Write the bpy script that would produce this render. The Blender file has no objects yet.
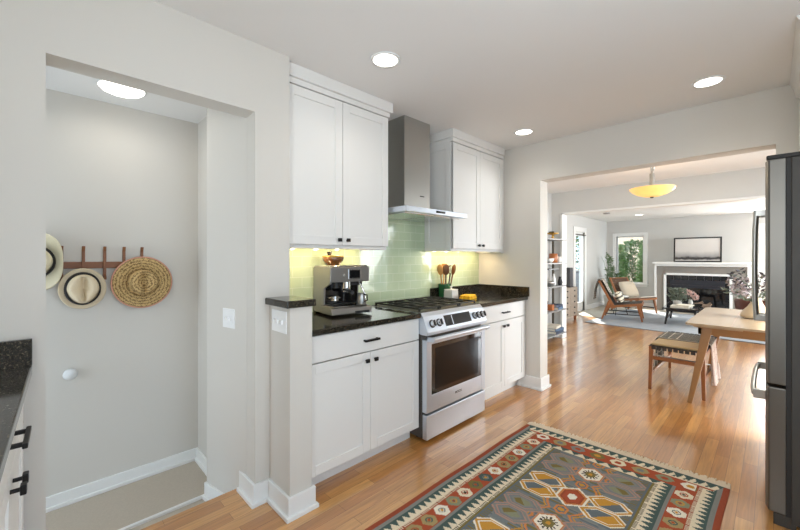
import bpy, bmesh, math, random
from mathutils import Vector, Matrix
random.seed(7)
C = bpy.context.scene.collection
PI = math.pi
sc = bpy.context.scene

# ------------------------------------------------------------------ camera, sky, sun, exposure
cam_d = bpy.data.cameras.new('camera'); cam = bpy.data.objects.new('camera', cam_d); C.objects.link(cam)
cam.location = (0, 0, 1.36); cam.rotation_euler = (PI / 2, 0, math.radians(45.5))
cam_d.sensor_width = 36; cam_d.lens = 16.515; cam_d.shift_y = -7.5 / 800; cam_d.clip_start = 0.02
sc.camera = cam
w = bpy.data.worlds.new('sky'); sc.world = w; w.use_nodes = True
bg = w.node_tree.nodes['Background']; bg.inputs[0].default_value = (0.62, 0.80, 1.0, 1); bg.inputs[1].default_value = 3.4
sd = bpy.data.lights.new('sun', 'SUN'); sun = bpy.data.objects.new('sun', sd); C.objects.link(sun)
sd.energy = 14.0; sd.angle = 0.01; sd.color = (1, 0.95, 0.86)
sun.rotation_euler = Vector((0.75, -1.1, -1.3)).to_track_quat('-Z', 'Y').to_euler()

def area(name, loc, direction, sx, sy, energy, col=(1, 1, 1), spread=PI):
    d = bpy.data.lights.new(name, 'AREA'); o = bpy.data.objects.new(name, d); C.objects.link(o)
    d.shape = 'RECTANGLE'; d.size = sx; d.size_y = sy; d.energy = energy; d.color = col; d.spread = spread
    o.location = loc; o.rotation_euler = Vector(direction).to_track_quat('-Z', 'Y').to_euler()
    return o
DAY = (1.0, 0.985, 0.955)
area('kitchen_back_fill', (0.2, -0.95, 1.65), (-0.1, 1, 0.95), 1.0, 1.1, 34, DAY)  # added fill from behind the camera, tilted up to brighten the ceiling
area('kitchen_side_fill', (1.02, 0.75, 1.3), (-1, 0.35, 0.9), 1.5, 1.9, 7, DAY)  # added side fill, shines through an unseen opening in the right wall
area('daylight_dining', (1.85, 5.05, 1.35), (-1, 0, -0.7), 1.7, 1.7, 105, (0.95, 0.98, 1), 2.2)
area('daylight_living_side', (3.05, 9.2, 1.4), (-1, 0, -0.25), 3.0, 1.7, 165, (0.93, 0.975, 1))
area('daylight_living_back', (0.3, 12.2, 1.45), (-0.2, -1, -0.25), 0.9, 1.1, 150, DAY)
area('stairwell_fill', (-2.62, -1.5, 1.0), (0, 1, 0.0), 0.7, 1.7, 7, (0.95, 0.975, 1))  # added fill that brightens the lower stairwell wall
vs = sc.view_settings
sc.display_settings.display_device = 'sRGB'
vs.view_transform = 'Standard'; vs.look = 'None'; vs.gamma = 1; vs.use_curve_mapping = False; vs.exposure = 0.0

# ------------------------------------------------------------------ materials
def lin(c):
    return tuple((x / 255 / 12.92) if x / 255 <= 0.04045 else ((x / 255 + 0.055) / 1.055) ** 2.4 for x in c) + (1,)
def mat(name, col, rough=0.5, metal=0.0, coat=0.0, emit=None, es=0, noise=None, bump=0, bscale=200, spec=None):
    """col is sRGB 0-255; noise=(scale, amount) varies the colour, bump gives fine relief"""
    m = bpy.data.materials.new(name); m.use_nodes = True; nt = m.node_tree; b = nt.nodes['Principled BSDF']
    b.inputs['Base Color'].default_value = lin(col); b.inputs['Roughness'].default_value = rough
    b.inputs['Metallic'].default_value = metal; b.inputs['Coat Weight'].default_value = coat; b.inputs['Coat Roughness'].default_value = 0.06
    if spec is not None: b.inputs['Specular IOR Level'].default_value = spec
    if emit: b.inputs['Emission Color'].default_value = lin(emit); b.inputs['Emission Strength'].default_value = es
    g = nt.nodes.new('ShaderNodeNewGeometry')
    sc_, amt = noise or (14, 0.04)
    n = nt.nodes.new('ShaderNodeTexNoise'); n.inputs['Scale'].default_value = sc_; n.inputs['Detail'].default_value = 4
    nt.links.new(g.outputs['Position'], n.inputs['Vector'])
    hs = nt.nodes.new('ShaderNodeHueSaturation'); hs.inputs['Color'].default_value = lin(col)
    mr = nt.nodes.new('ShaderNodeMapRange'); mr.inputs[3].default_value = 1 - amt; mr.inputs[4].default_value = 1 + amt
    nt.links.new(n.outputs[0], mr.inputs[0]); nt.links.new(mr.outputs[0], hs.inputs['Value']); nt.links.new(hs.outputs[0], b.inputs['Base Color'])
    if bump:
        n2 = nt.nodes.new('ShaderNodeTexNoise'); n2.inputs['Scale'].default_value = bscale; n2.inputs['Detail'].default_value = 3
        nt.links.new(g.outputs['Position'], n2.inputs['Vector'])
        bp = nt.nodes.new('ShaderNodeBump'); bp.inputs['Strength'].default_value = bump; bp.inputs['Distance'].default_value = 0.002
        nt.links.new(n2.outputs[0], bp.inputs['Height']); nt.links.new(bp.outputs[0], b.inputs['Normal'])
    return m

M = {}
M['wall'] = mat('wall_paint', (213, 208, 199), 0.75, bump=0.15, bscale=300, noise=(2, 0.01))
M['wall_living'] = mat('wall_bounce_offset', (208, 207, 203), 0.75, bump=0.15, bscale=300, noise=(2, 0.01))  # wall colour cooled to offset warm light bounced off the floor
M['ceil'] = mat('ceiling_paint', (236, 235, 232), 0.85, noise=(2, 0.01))
M['trim'] = mat('white_trim_paint', (236, 236, 233), 0.4, noise=(3, 0.01))
M['cab'] = mat('cabinet_white_paint', (230, 228, 223), 0.38, noise=(3, 0.01))
M['black'] = mat('black_metal', (18, 17, 17), 0.35, 0.3)
M['matte_black'] = mat('matte_black', (24, 24, 25), 0.55)
M['iron'] = mat('cast_iron', (30, 29, 29), 0.5, bump=0.3, bscale=500)
M['white_plastic'] = mat('white_plastic', (240, 240, 238), 0.3)
M['glass_black'] = mat('black_glass', (14, 14, 16), 0.06, coat=0.5)
M['oven_glass'] = mat('oven_window_glass', (24, 22, 21), 0.12, spec=0.25)
M['chrome'] = mat('chrome', (215, 215, 215), 0.12, 1.0)
M['carpet'] = mat('beige_carpet', (192, 180, 163), 0.95, bump=0.8, bscale=600, noise=(120, 0.12))
M['walnut'] = mat('walnut_wood', (134, 84, 48), 0.5, noise=(40, 0.2))
M['oak'] = mat('light_oak', (156, 114, 68), 0.38, noise=(18, 0.12))
M['tabletop'] = mat('table_top_veneer', (186, 164, 136), 0.22, noise=(12, 0.06), coat=0.2)
M['teak'] = mat('teak_wood', (150, 94, 52), 0.42, noise=(30, 0.15))
M['charcoal_strap'] = mat('charcoal_webbing', (62, 55, 50), 0.8, noise=(90, 0.2))
M['brown_strap'] = mat('brown_leather_straps', (98, 72, 54), 0.6, noise=(60, 0.15))
M['pale_linen'] = mat('pale_linen', (214, 205, 190), 0.9, bump=0.5, bscale=700)
M['tan_leather'] = mat('tan_cushion', (204, 176, 130), 0.6, noise=(40, 0.08))
M['fireplace_grey'] = mat('grey_surround', (140, 134, 126), 0.7, noise=(20, 0.05))
M['fire_tile'] = mat('black_tile', (26, 28, 32), 0.18)
M['fire_box'] = mat('firebox_metal', (34, 36, 44), 0.35)
M['log'] = mat('ceramic_log', (132, 112, 96), 0.9, noise=(50, 0.3))
M['tile_floor'] = mat('pale_floor_tile', (196, 188, 172), 0.5, noise=(8, 0.06))
M['rug_blue'] = mat('blue_grey_rug', (158, 164, 170), 0.95, bump=0.8, bscale=300, noise=(6, 0.16))
M['frame_black'] = mat('black_frame', (30, 27, 25), 0.4)
M['leaf'] = mat('green_leaf', (78, 108, 58), 0.5, noise=(7, 0.4))
M['leaf_shrub'] = mat('hedge_leaf', (84, 116, 54), 0.5, noise=(3, 0.5))  # own leaf colour of the garden shrubs
M['sage'] = mat('sage_leaf', (112, 122, 106), 0.6, noise=(30, 0.3))
M['dark_leaf'] = mat('dark_leaf', (58, 54, 58), 0.55, noise=(30, 0.3))
M['lilac'] = mat('dusty_lilac_petal', (170, 158, 158), 0.8, noise=(60, 0.2))
M['pink'] = mat('pink_petal', (226, 196, 188), 0.7, noise=(40, 0.15))
M['ceramic'] = mat('cream_ceramic', (212, 190, 156), 0.35, noise=(20, 0.05))
M['white_ceramic'] = mat('white_ceramic', (234, 232, 226), 0.3)
M['grey_ceramic'] = mat('pale_grey_ceramic', (206, 204, 198), 0.4)
M['green_glaze'] = mat('green_glaze', (34, 92, 54), 0.2, coat=0.4)
M['spoon'] = mat('spoon_wood', (204, 150, 86), 0.5, noise=(40, 0.12))
M['dark_spoon'] = mat('dark_spoon_wood', (110, 70, 36), 0.5, noise=(40, 0.2))
M['yellow_cloth'] = mat('yellow_cloth', (236, 180, 24), 0.8, noise=(60, 0.12), bump=0.5)
M['amber_jar'] = mat('amber_ceramic', (172, 100, 50), 0.3)
M['brass'] = mat('brass', (206, 164, 84), 0.28, 0.9)
M['blue_book'] = mat('blue_book_cover', (74, 100, 128), 0.6)
M['navy_book'] = mat('navy_book_cover', (46, 60, 84), 0.6)
M['cream_book'] = mat('cream_book_cover', (222, 214, 198), 0.7)
M['paper'] = mat('book_pages', (232, 226, 212), 0.85)
M['grey_wood'] = mat('weathered_grey_wood', (148, 134, 118), 0.6, noise=(26, 0.15))
M['speaker'] = mat('speaker_cloth', (78, 78, 80), 0.9, bump=0.5)
M['leather'] = mat('brown_leather', (96, 48, 32), 0.42, noise=(20, 0.1))
M['shelf_grey'] = mat('grey_shelf_lacquer', (126, 126, 124), 0.4)
M['steel_post'] = mat('bronze_post', (92, 84, 72), 0.4, 0.7)
M['felt_cream'] = mat('cream_hat_felt', (232, 222, 190), 0.85, noise=(50, 0.05), bump=0.3)
M['panama'] = mat('panama_straw', (224, 206, 174), 0.8, noise=(220, 0.1), bump=0.5, bscale=500)
M['ribbon'] = mat('black_ribbon', (26, 22, 22), 0.7)
M['red_trim'] = mat('pink_hat_binding', (206, 150, 128), 0.8)
M['peach'] = mat('peach_stucco', (238, 206, 176), 0.8)
M['slate'] = mat('slate_roof', (112, 140, 156), 0.7)
M['ground'] = mat('outside_paving', (150, 148, 142), 0.9)
M['deck'] = mat('grey_deck_boards', (112, 112, 114), 0.8)
M['fringe'] = mat('rug_fringe_cotton', (226, 206, 178), 0.95, noise=(200, 0.15))
M['knob_white'] = mat('white_paint_gloss', (228, 229, 228), 0.3)
M['smoke_det'] = mat('grey_plastic', (150, 148, 144), 0.5)
M['rubber'] = mat('dark_gasket', (34, 31, 28), 0.6)

def emission(name, col, s):
    m = bpy.data.materials.new(name); m.use_nodes = True; nt = m.node_tree
    b = nt.nodes['Principled BSDF']; b.inputs['Base Color'].default_value = lin(col)
    b.inputs['Emission Color'].default_value = lin(col); b.inputs['Emission Strength'].default_value = s
    return m
M['lamp_white'] = emission('lit_lamp_lens', (255, 250, 240), 6)
M['lamp_warm'] = emission('lit_warm_strip', (255, 214, 130), 7)

def steel(name, col, rough, axis='Z'):
    m = mat(name, col, rough, 0.88, noise=(5, 0.03)); nt = m.node_tree; b = nt.nodes['Principled BSDF']
    g = nt.nodes.new('ShaderNodeNewGeometry'); mp = nt.nodes.new('ShaderNodeMapping')
    mp.inputs['Scale'].default_value = (6, 6, 700) if axis == 'Y' else (500, 500, 5)
    n = nt.nodes.new('ShaderNodeTexNoise'); n.inputs['Scale'].default_value = 1.0; n.inputs['Detail'].default_value = 2
    bp = nt.nodes.new('ShaderNodeBump'); bp.inputs['Strength'].default_value = 0.06; bp.inputs['Distance'].default_value = 0.001
    nt.links.new(g.outputs['Position'], mp.inputs[0]); nt.links.new(mp.outputs[0], n.inputs['Vector'])
    nt.links.new(n.outputs[0], bp.inputs['Height']); nt.links.new(bp.outputs[0], b.inputs['Normal'])
    return m
M['steel'] = steel('brushed_steel', (214, 222, 232), 0.4, 'Y')
M['steel_v'] = steel('brushed_steel_vertical', (176, 175, 170), 0.32)
M['fridge_steel'] = steel('fridge_steel', (106, 103, 97), 0.38)
M['fridge_side'] = mat('fridge_side_grey', (64, 61, 56), 0.5, 0.2, bump=0.6, bscale=400)
M['range_side'] = mat('range_side_grey', (96, 92, 88), 0.45, 0.6)
M['machine'] = steel('machine_steel', (142, 139, 134), 0.3); M['machine'].node_tree.nodes['Principled BSDF'].inputs['Metallic'].default_value = 0.55

def wood_floor():
    m = bpy.data.materials.new('oak_plank_floor'); m.use_nodes = True; nt = m.node_tree; L = nt.links; N = nt.nodes; b = N['Principled BSDF']
    g = N.new('ShaderNodeNewGeometry'); sp = N.new('ShaderNodeSeparateXYZ'); L.new(g.outputs['Position'], sp.inputs[0])
    cb = N.new('ShaderNodeCombineXYZ'); L.new(sp.outputs[1], cb.inputs[0]); L.new(sp.outputs[0], cb.inputs[1])
    br = N.new('ShaderNodeTexBrick'); br.offset = 0.37; br.offset_frequency = 2; br.inputs['Scale'].default_value = 1
    br.inputs['Brick Width'].default_value = 0.72; br.inputs['Row Height'].default_value = 0.07
    br.inputs['Mortar Size'].default_value = 0.0009; br.inputs['Mortar Smooth'].default_value = 0.2; br.inputs['Bias'].default_value = 0.0
    br.inputs['Color1'].default_value = lin((216, 160, 94)); br.inputs['Color2'].default_value = lin((184, 122, 60)); br.inputs['Mortar'].default_value = lin((120, 72, 38))
    L.new(cb.outputs[0], br.inputs['Vector'])
    mp = N.new('ShaderNodeMapping'); mp.inputs['Scale'].default_value = (26, 1.6, 1); L.new(g.outputs['Position'], mp.inputs[0])
    n = N.new('ShaderNodeTexNoise'); n.inputs['Scale'].default_value = 1.6; n.inputs['Detail'].default_value = 6; n.inputs['Distortion'].default_value = 1.5
    L.new(mp.outputs[0], n.inputs['Vector'])
    mr = N.new('ShaderNodeMapRange'); mr.inputs[1].default_value = 0.3; mr.inputs[2].default_value = 0.7; mr.inputs[3].default_value = 0.74; mr.inputs[4].default_value = 1.12
    L.new(n.outputs[0], mr.inputs[0])
    hs = N.new('ShaderNodeHueSaturation'); L.new(br.outputs['Color'], hs.inputs['Color']); L.new(mr.outputs[0], hs.inputs['Value'])
    L.new(hs.outputs[0], b.inputs['Base Color'])
    b.inputs['Coat Weight'].default_value = 1.0; b.inputs['Coat Roughness'].default_value = 0.15; b.inputs['Coat IOR'].default_value = 1.75; b.inputs['Roughness'].default_value = 0.3; b.inputs['Specular IOR Level'].default_value = 0.5
    bp = N.new('ShaderNodeBump'); bp.inputs['Strength'].default_value = 0.12; bp.inputs['Distance'].default_value = 0.001
    L.new(br.outputs['Fac'], bp.inputs['Height']); bp.invert = True; L.new(bp.outputs[0], b.inputs['Normal'])
    return m
M['floor'] = wood_floor()

def granite():
    m = bpy.data.materials.new('black_granite'); m.use_nodes = True; nt = m.node_tree; L = nt.links; N = nt.nodes; b = N['Principled BSDF']
    g = N.new('ShaderNodeNewGeometry')
    v = N.new('ShaderNodeTexNoise'); v.inputs['Scale'].default_value = 150; v.inputs['Detail'].default_value = 4; v.inputs['Roughness'].default_value = 0.7
    L.new(g.outputs['Position'], v.inputs['Vector'])
    r = N.new('ShaderNodeValToRGB'); e = r.color_ramp.elements
    e[0].position = 0.42; e[0].color = lin((20, 19, 17)); e[1].position = 0.70; e[1].color = lin((132, 122, 100))
    x = e.new(0.55); x.color = lin((44, 40, 33))
    L.new(v.outputs[0], r.inputs[0]); L.new(r.outputs[0], b.inputs['Base Color'])
    b.inputs['Roughness'].default_value = 0.1
    return m
M['granite'] = granite()

def glass_tile():
    m = bpy.data.materials.new('green_glass_tile'); m.use_nodes = True; nt = m.node_tree; L = nt.links; N = nt.nodes; b = N['Principled BSDF']
    g = N.new('ShaderNodeNewGeometry'); sp = N.new('ShaderNodeSeparateXYZ'); L.new(g.outputs['Position'], sp.inputs[0])
    cb = N.new('ShaderNodeCombineXYZ'); L.new(sp.outputs[1], cb.inputs[0]); L.new(sp.outputs[2], cb.inputs[1])
    br = N.new('ShaderNodeTexBrick'); br.inputs['Scale'].default_value = 1; br.inputs['Brick Width'].default_value = 0.152; br.inputs['Row Height'].default_value = 0.076
    br.inputs['Mortar Size'].default_value = 0.002; br.inputs['Mortar Smooth'].default_value = 0.1
    br.inputs['Color1'].default_value = lin((192, 208, 172)); br.inputs['Color2'].default_value = lin((186, 204, 168)); br.inputs['Mortar'].default_value = lin((214, 224, 202))
    L.new(cb.outputs[0], br.inputs['Vector']); L.new(br.outputs['Color'], b.inputs['Base Color'])
    b.inputs['Roughness'].default_value = 0.07; b.inputs['Coat Weight'].default_value = 0.4
    n = N.new('ShaderNodeTexNoise'); n.inputs['Scale'].default_value = 22; L.new(g.outputs['Position'], n.inputs['Vector'])
    ad = N.new('ShaderNodeMath'); ad.operation = 'MULTIPLY_ADD'; ad.inputs[1].default_value = -0.6
    L.new(br.outputs['Fac'], ad.inputs[0]); L.new(n.outputs[0], ad.inputs[2])
    bp = N.new('ShaderNodeBump'); bp.inputs['Strength'].default_value = 0.18; bp.inputs['Distance'].default_value = 0.004
    L.new(ad.outputs[0], bp.inputs['Height']); L.new(bp.outputs[0], b.inputs['Normal'])
    return m
M['tile'] = glass_tile()

def pane_glass():
    m = bpy.data.materials.new('window_glass'); m.use_nodes = True; nt = m.node_tree; N = nt.nodes; L = nt.links
    out = N['Material Output']; N.remove(N['Principled BSDF'])
    t = N.new('ShaderNodeBsdfTransparent'); t.inputs[0].default_value = (0.97, 0.98, 0.97, 1)
    g = N.new('ShaderNodeBsdfGlossy'); g.inputs['Roughness'].default_value = 0.02
    mx = N.new('ShaderNodeMixShader'); mx.inputs[0].default_value = 0.05
    L.new(t.outputs[0], mx.inputs[1]); L.new(g.outputs[0], mx.inputs[2]); L.new(mx.outputs[0], out.inputs[0])
    return m
M['glass'] = pane_glass()

def amber_glass(name, col, e, es):
    m = mat(name, col, 0.2, noise=(9, 0.2)); nt = m.node_tree; b = nt.nodes['Principled BSDF']
    b.inputs['Emission Color'].default_value = lin(e); b.inputs['Emission Strength'].default_value = es
    return m
M['amber_lamp'] = amber_glass('amber_lamp_glass', (240, 206, 130), (255, 206, 112), 0.62)
M['amber_hopper'] = mat('amber_hopper_plastic', (112, 72, 38), 0.12, coat=0.6)

def vcol(name, attr, rough=0.95, bump=0.5, bscale=500):
    m = bpy.data.materials.new(name); m.use_nodes = True; nt = m.node_tree; L = nt.links; N = nt.nodes; b = N['Principled BSDF']
    a = N.new('ShaderNodeVertexColor'); a.layer_name = attr
    g = N.new('ShaderNodeNewGeometry'); mp = N.new('ShaderNodeMapping'); mp.inputs['Scale'].default_value = (30, 200, 1)
    n = N.new('ShaderNodeTexNoise'); n.inputs['Scale'].default_value = 2; n.inputs['Detail'].default_value = 3
    L.new(g.outputs['Position'], mp.inputs[0]); L.new(mp.outputs[0], n.inputs['Vector'])
    mr = N.new('ShaderNodeMapRange'); mr.inputs[3].default_value = 0.72; mr.inputs[4].default_value = 1.22; L.new(n.outputs[0], mr.inputs[0])
    hs = N.new('ShaderNodeHueSaturation'); L.new(a.outputs[0], hs.inputs['Color']); L.new(mr.outputs[0], hs.inputs['Value'])
    L.new(hs.outputs[0], b.inputs['Base Color']); b.inputs['Roughness'].default_value = rough; b.inputs['Specular IOR Level'].default_value = 0.1
    bp = N.new('ShaderNodeBump'); bp.inputs['Strength'].default_value = bump; bp.inputs['Distance'].default_value = 0.002
    L.new(n.outputs[0], bp.inputs['Height']); L.new(bp.outputs[0], b.inputs['Normal'])
    return m
M['weave'] = vcol('woven_pattern', 'pattern')

def straw():
    m = bpy.data.materials.new('coarse_straw_rings'); m.use_nodes = True; nt = m.node_tree; L = nt.links; N = nt.nodes; b = N['Principled BSDF']
    tc = N.new('ShaderNodeTexCoord')
    wv = N.new('ShaderNodeTexWave'); wv.wave_type = 'RINGS'; wv.rings_direction = 'X'; wv.inputs['Scale'].default_value = 17; wv.inputs['Distortion'].default_value = 6.5; wv.inputs['Detail Scale'].default_value = 6; wv.inputs['Detail'].default_value = 4
    L.new(tc.outputs['Object'], wv.inputs['Vector'])
    r = N.new('ShaderNodeValToRGB'); e = r.color_ramp.elements; e[0].color = lin((116, 88, 48)); e[1].color = lin((208, 176, 120)); e[1].position = 0.6
    L.new(wv.outputs[0], r.inputs[0]); L.new(r.outputs[0], b.inputs['Base Color']); b.inputs['Roughness'].default_value = 0.85
    bp = N.new('ShaderNodeBump'); bp.inputs['Strength'].default_value = 0.6; bp.inputs['Distance'].default_value = 0.003
    L.new(wv.outputs[0], bp.inputs['Height']); L.new(bp.outputs[0], b.inputs['Normal'])
    return m
M['straw'] = straw()

def seascape():
    m = bpy.data.materials.new('misty_horizon_print'); m.use_nodes = True; nt = m.node_tree; L = nt.links; N = nt.nodes; b = N['Principled BSDF']
    g = N.new('ShaderNodeNewGeometry'); sp = N.new('ShaderNodeSeparateXYZ'); L.new(g.outputs['Position'], sp.inputs[0])
    n = N.new('ShaderNodeTexNoise'); n.inputs['Scale'].default_value = 7; n.inputs['Detail'].default_value = 5; L.new(g.outputs['Position'], n.inputs['Vector'])
    a = N.new('ShaderNodeMath'); a.operation = 'MULTIPLY_ADD'; a.inputs[1].default_value = 0.10; L.new(n.outputs[0], a.inputs[0]); L.new(sp.outputs[2], a.inputs[2])
    mr = N.new('ShaderNodeMapRange'); mr.inputs[1].default_value = 1.30; mr.inputs[2].default_value = 1.92; L.new(a.outputs[0], mr.inputs[0])
    r = N.new('ShaderNodeValToRGB'); e = r.color_ramp.elements
    e[0].position = 0.0; e[0].color = lin((150, 148, 146)); e[1].position = 1.0; e[1].color = lin((222, 218, 212))
    for p, c in ((0.06, (186, 184, 180)), (0.12, (48, 46, 46)), (0.17, (58, 56, 56)), (0.22, (150, 148, 146)), (0.42, (206, 202, 197))):
        x = e.new(p); x.color = lin(c)
    L.new(mr.outputs[0], r.inputs[0]); L.new(r.outputs[0], b.inputs['Base Color']); b.inputs['Roughness'].default_value = 0.3
    return m
M['art'] = seascape()

# ------------------------------------------------------------------ mesh building
ORG = {}
class MB:
    def __init__(s): s.v = []; s.f = []; s.sm = []; s.X = None
    def add(s, vs, fs, smooth=False):
        k = len(s.v)
        for p in vs:
            p = Vector(p)
            s.v.append(s.X @ p if s.X else p)
        for f in fs: s.f.append([i + k for i in f]); s.sm.append(smooth)
        return s
    def box(s, x0, x1, y0, y1, z0, z1):
        if x0 > x1: x0, x1 = x1, x0
        if y0 > y1: y0, y1 = y1, y0
        if z0 > z1: z0, z1 = z1, z0
        return s.add([(x0, y0, z0), (x1, y0, z0), (x1, y1, z0), (x0, y1, z0), (x0, y0, z1), (x1, y0, z1), (x1, y1, z1), (x0, y1, z1)],
                     [(0, 3, 2, 1), (4, 5, 6, 7), (0, 1, 5, 4), (1, 2, 6, 5), (2, 3, 7, 6), (3, 0, 4, 7)])
    def prism(s, pts, axis, a, b):
        """polygon pts (2D, in the remaining two axes in order) extruded along axis from a to b"""
        n = len(pts)
        def P(p, t): return {'x': (t, p[0], p[1]), 'y': (p[0], t, p[1]), 'z': (p[0], p[1], t)}[axis]
        vs = [P(p, a) for p in pts] + [P(p, b) for p in pts]
        fs = [tuple(range(n))[::-1], tuple(range(n, 2 * n))] + [(i, (i + 1) % n, n + (i + 1) % n, n + i) for i in range(n)]
        return s.add(vs, fs)
    def cyl(s, p0, p1, r0, r1=None, n=20, caps=True):
        p0 = Vector(p0); p1 = Vector(p1); r1 = r0 if r1 is None else r1
        d = (p1 - p0).normalized(); u = d.orthogonal().normalized(); v = d.cross(u)
        A = [p0 + (u * math.cos(t) + v * math.sin(t)) * r0 for t in [2 * PI * i / n for i in range(n)]]
        B = [p1 + (u * math.cos(t) + v * math.sin(t)) * r1 for t in [2 * PI * i / n for i in range(n)]]
        s.add(A + B, [(i, (i + 1) % n, n + (i + 1) % n, n + i) for i in range(n)], True)
        if caps:
            if r0 > 0: s.add(A, [tuple(range(n))[::-1]])
            if r1 > 0: s.add(B, [tuple(range(n))])
        return s
    def lathe(s, prof, c=(0, 0, 0), n=28, axis='z', sx=1, sy=1):
        """prof: list of (r, h)"""
        vs = []; fs = []
        for r, h in prof:
            for i in range(n):
                t = 2 * PI * i / n; a = r * math.cos(t) * sx; b = r * math.sin(t) * sy
                p = {'z': (a, b, h), 'x': (h, a, b), 'y': (b, h, a)}[axis]
                vs.append(Vector(c) + Vector(p))
        for j in range(len(prof) - 1):
            for i in range(n):
                fs.append((j * n + i, j * n + (i + 1) % n, (j + 1) * n + (i + 1) % n, (j + 1) * n + i))
        s.add(vs, fs, True)
        for j, fl in ((0, True), (len(prof) - 1, False)):
            if prof[j][0] > 1e-4:
                idx = [tuple(range(n))[::-1] if fl else tuple(range(n))]
                s.add(vs[j * n:(j + 1) * n], idx)
        return s
    def tube(s, pts, r, n=10, caps=True):
        pts = [Vector(p) for p in pts]; rr = r if isinstance(r, (list, tuple)) else [r] * len(pts)
        vs = []; fs = []; u = None
        for i, p in enumerate(pts):
            d = (pts[min(i + 1, len(pts) - 1)] - pts[max(i - 1, 0)]).normalized()
            if u is None: u = d.orthogonal().normalized()
            u = (u - d * u.dot(d)).normalized(); v = d.cross(u)
            vs += [p + (u * math.cos(2 * PI * k / n) + v * math.sin(2 * PI * k / n)) * rr[i] for k in range(n)]
        for j in range(len(pts) - 1):
            for i in range(n): fs.append((j * n + i, j * n + (i + 1) % n, (j + 1) * n + (i + 1) % n, (j + 1) * n + i))
        s.add(vs, fs, True)
        if caps: s.add(vs[:n], [tuple(range(n))[::-1]]); s.add(vs[-n:], [tuple(range(n))])
        return s
    def bar(s, p0, p1, w0, w1=None, h0=None, h1=None, up=(0, 0, 1)):
        """tapering rectangular bar from p0 to p1"""
        p0 = Vector(p0); p1 = Vector(p1); w1 = w1 or w0; h0 = h0 or w0; h1 = h1 or (h0 if w1 == w0 else w1)
        d = (p1 - p0).normalized(); up = Vector(up)
        if abs(d.dot(up)) > 0.95: up = Vector((0, 1, 0))
        a = d.cross(up).normalized(); b = a.cross(d)
        vs = [p0 + a * x * w0 / 2 + b * y * h0 / 2 for x, y in ((-1, -1), (1, -1), (1, 1), (-1, 1))] + [p1 + a * x * w1 / 2 + b * y * h1 / 2 for x, y in ((-1, -1), (1, -1), (1, 1), (-1, 1))]
        return s.add(vs, [(3, 2, 1, 0), (4, 5, 6, 7), (0, 1, 5, 4), (1, 2, 6, 5), (2, 3, 7, 6), (3, 0, 4, 7)])
    def ball(s, c, r, n=14, sx=1, sy=1, sz=1):
        m = n // 2
        vs = []; fs = []
        for j in range(m + 1):
            t = PI * j / m
            for i in range(n):
                q = 2 * PI * i / n
                vs.append((c[0] + r * sx * math.sin(t) * math.cos(q), c[1] + r * sy * math.sin(t) * math.sin(q), c[2] - r * sz * math.cos(t)))
        for j in range(m):
            for i in range(n): fs.append((j * n + i, j * n + (i + 1) % n, (j + 1) * n + (i + 1) % n, (j + 1) * n + i))
        return s.add(vs, fs, True)
    def leaf(s, p, d, L, W, nrm=None):
        p = Vector(p); d = Vector(d).normalized(); a = d.cross(Vector(nrm) if nrm else Vector((random.uniform(-1, 1), random.uniform(-1, 1), random.uniform(-1, 1))))
        if a.length < 1e-3: a = d.orthogonal()
        a.normalize(); u = a.cross(d) * W * 0.25
        return s.add([p, p + d * L * 0.45 + a * W / 2 + u, p + d * L, p + d * L * 0.45 - a * W / 2 + u, p + d * L * 0.5], [(0, 1, 4), (1, 2, 4), (2, 3, 4), (3, 0, 4)])
    def build(s, name, m, parent=None, bevel=0.0, seg=2, mods=None):
        o_ = ORG.get(parent.name, Vector((0, 0, 0))) if parent else Vector((0, 0, 0))
        me = bpy.data.meshes.new(name)
        me.from_pydata([tuple(v - o_) for v in s.v], [], s.f)
        me.polygons.foreach_set('use_smooth', s.sm); me.materials.append(M[m] if isinstance(m, str) else m); me.update()
        o = bpy.data.objects.new(name, me); C.objects.link(o)
        if parent: o.parent = parent; ORG[o.name] = o_
        if bevel:
            b = o.modifiers.new('bevel', 'BEVEL'); b.width = bevel; b.segments = seg; b.limit_method = 'ANGLE'; b.angle_limit = 0.7
        return o
def tag(o, label=None, cat=None, group=None, kind=None):
    if label: o['label'] = label
    if cat: o['category'] = cat
    if group: o['group'] = group
    if kind: o['kind'] = kind
    return o
def thing(name, label, cat, loc=(0, 0, 0), group=None, local=False, rz=0):
    """an Empty at the base of a thing; parts are given in world space unless local"""
    o = bpy.data.objects.new(name, None); C.objects.link(o); o.location = loc; o.rotation_euler = (0, 0, rz); o.empty_display_size = 0.1
    ORG[o.name] = Vector((0, 0, 0)) if local else Vector(loc)
    return tag(o, label, cat, group)
def struct(name, mb, m, bevel=0):
    return tag(mb.build(name, m, None, bevel), kind='structure')
def copy_tree(o, parent=None):
    c = o.copy(); C.objects.link(c)
    if parent: c.parent = parent
    for ch in [k for k in bpy.data.objects if k.parent == o]: copy_tree(ch, c)
    return c
def B(*a): return MB().box(*a)

# ------------------------------------------------------------------ the setting
CZ = 2.542
XW = -2.0            # face of the wall with the stair opening
XB = -2.42            # wall behind the cabinets
Y2 = 3.66             # far kitchen wall
struct('floor', MB().box(-2.19, 0.85, -0.68, Y2 + 0.2, -0.12, 0).box(-2.42, -2.19, 1.08, Y2 + 0.2, -0.12, 0).box(-2.80, 1.75, Y2 + 0.2, 6.4, -0.12, 0).box(-3.55, 2.9, 6.4, 11.9, -0.12, 0), 'floor')
struct('floor_landing', B(-3.25, -2.19, -1.2, 1.0, -0.30, -0.18), 'carpet')
struct('floor_tile', B(-3.42, -0.3, 9.05, 11.5, 0, 0.004), 'tile_floor')
struct('ceiling_kitchen', B(-2.55, 0.97, -0.8, Y2 + 0.18, CZ, CZ + 0.15), 'ceil')
struct('ceiling_dining', B(-2.8, 1.75, Y2 + 0.18, 6.42, 2.46, 2.7), 'ceil')
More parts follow.
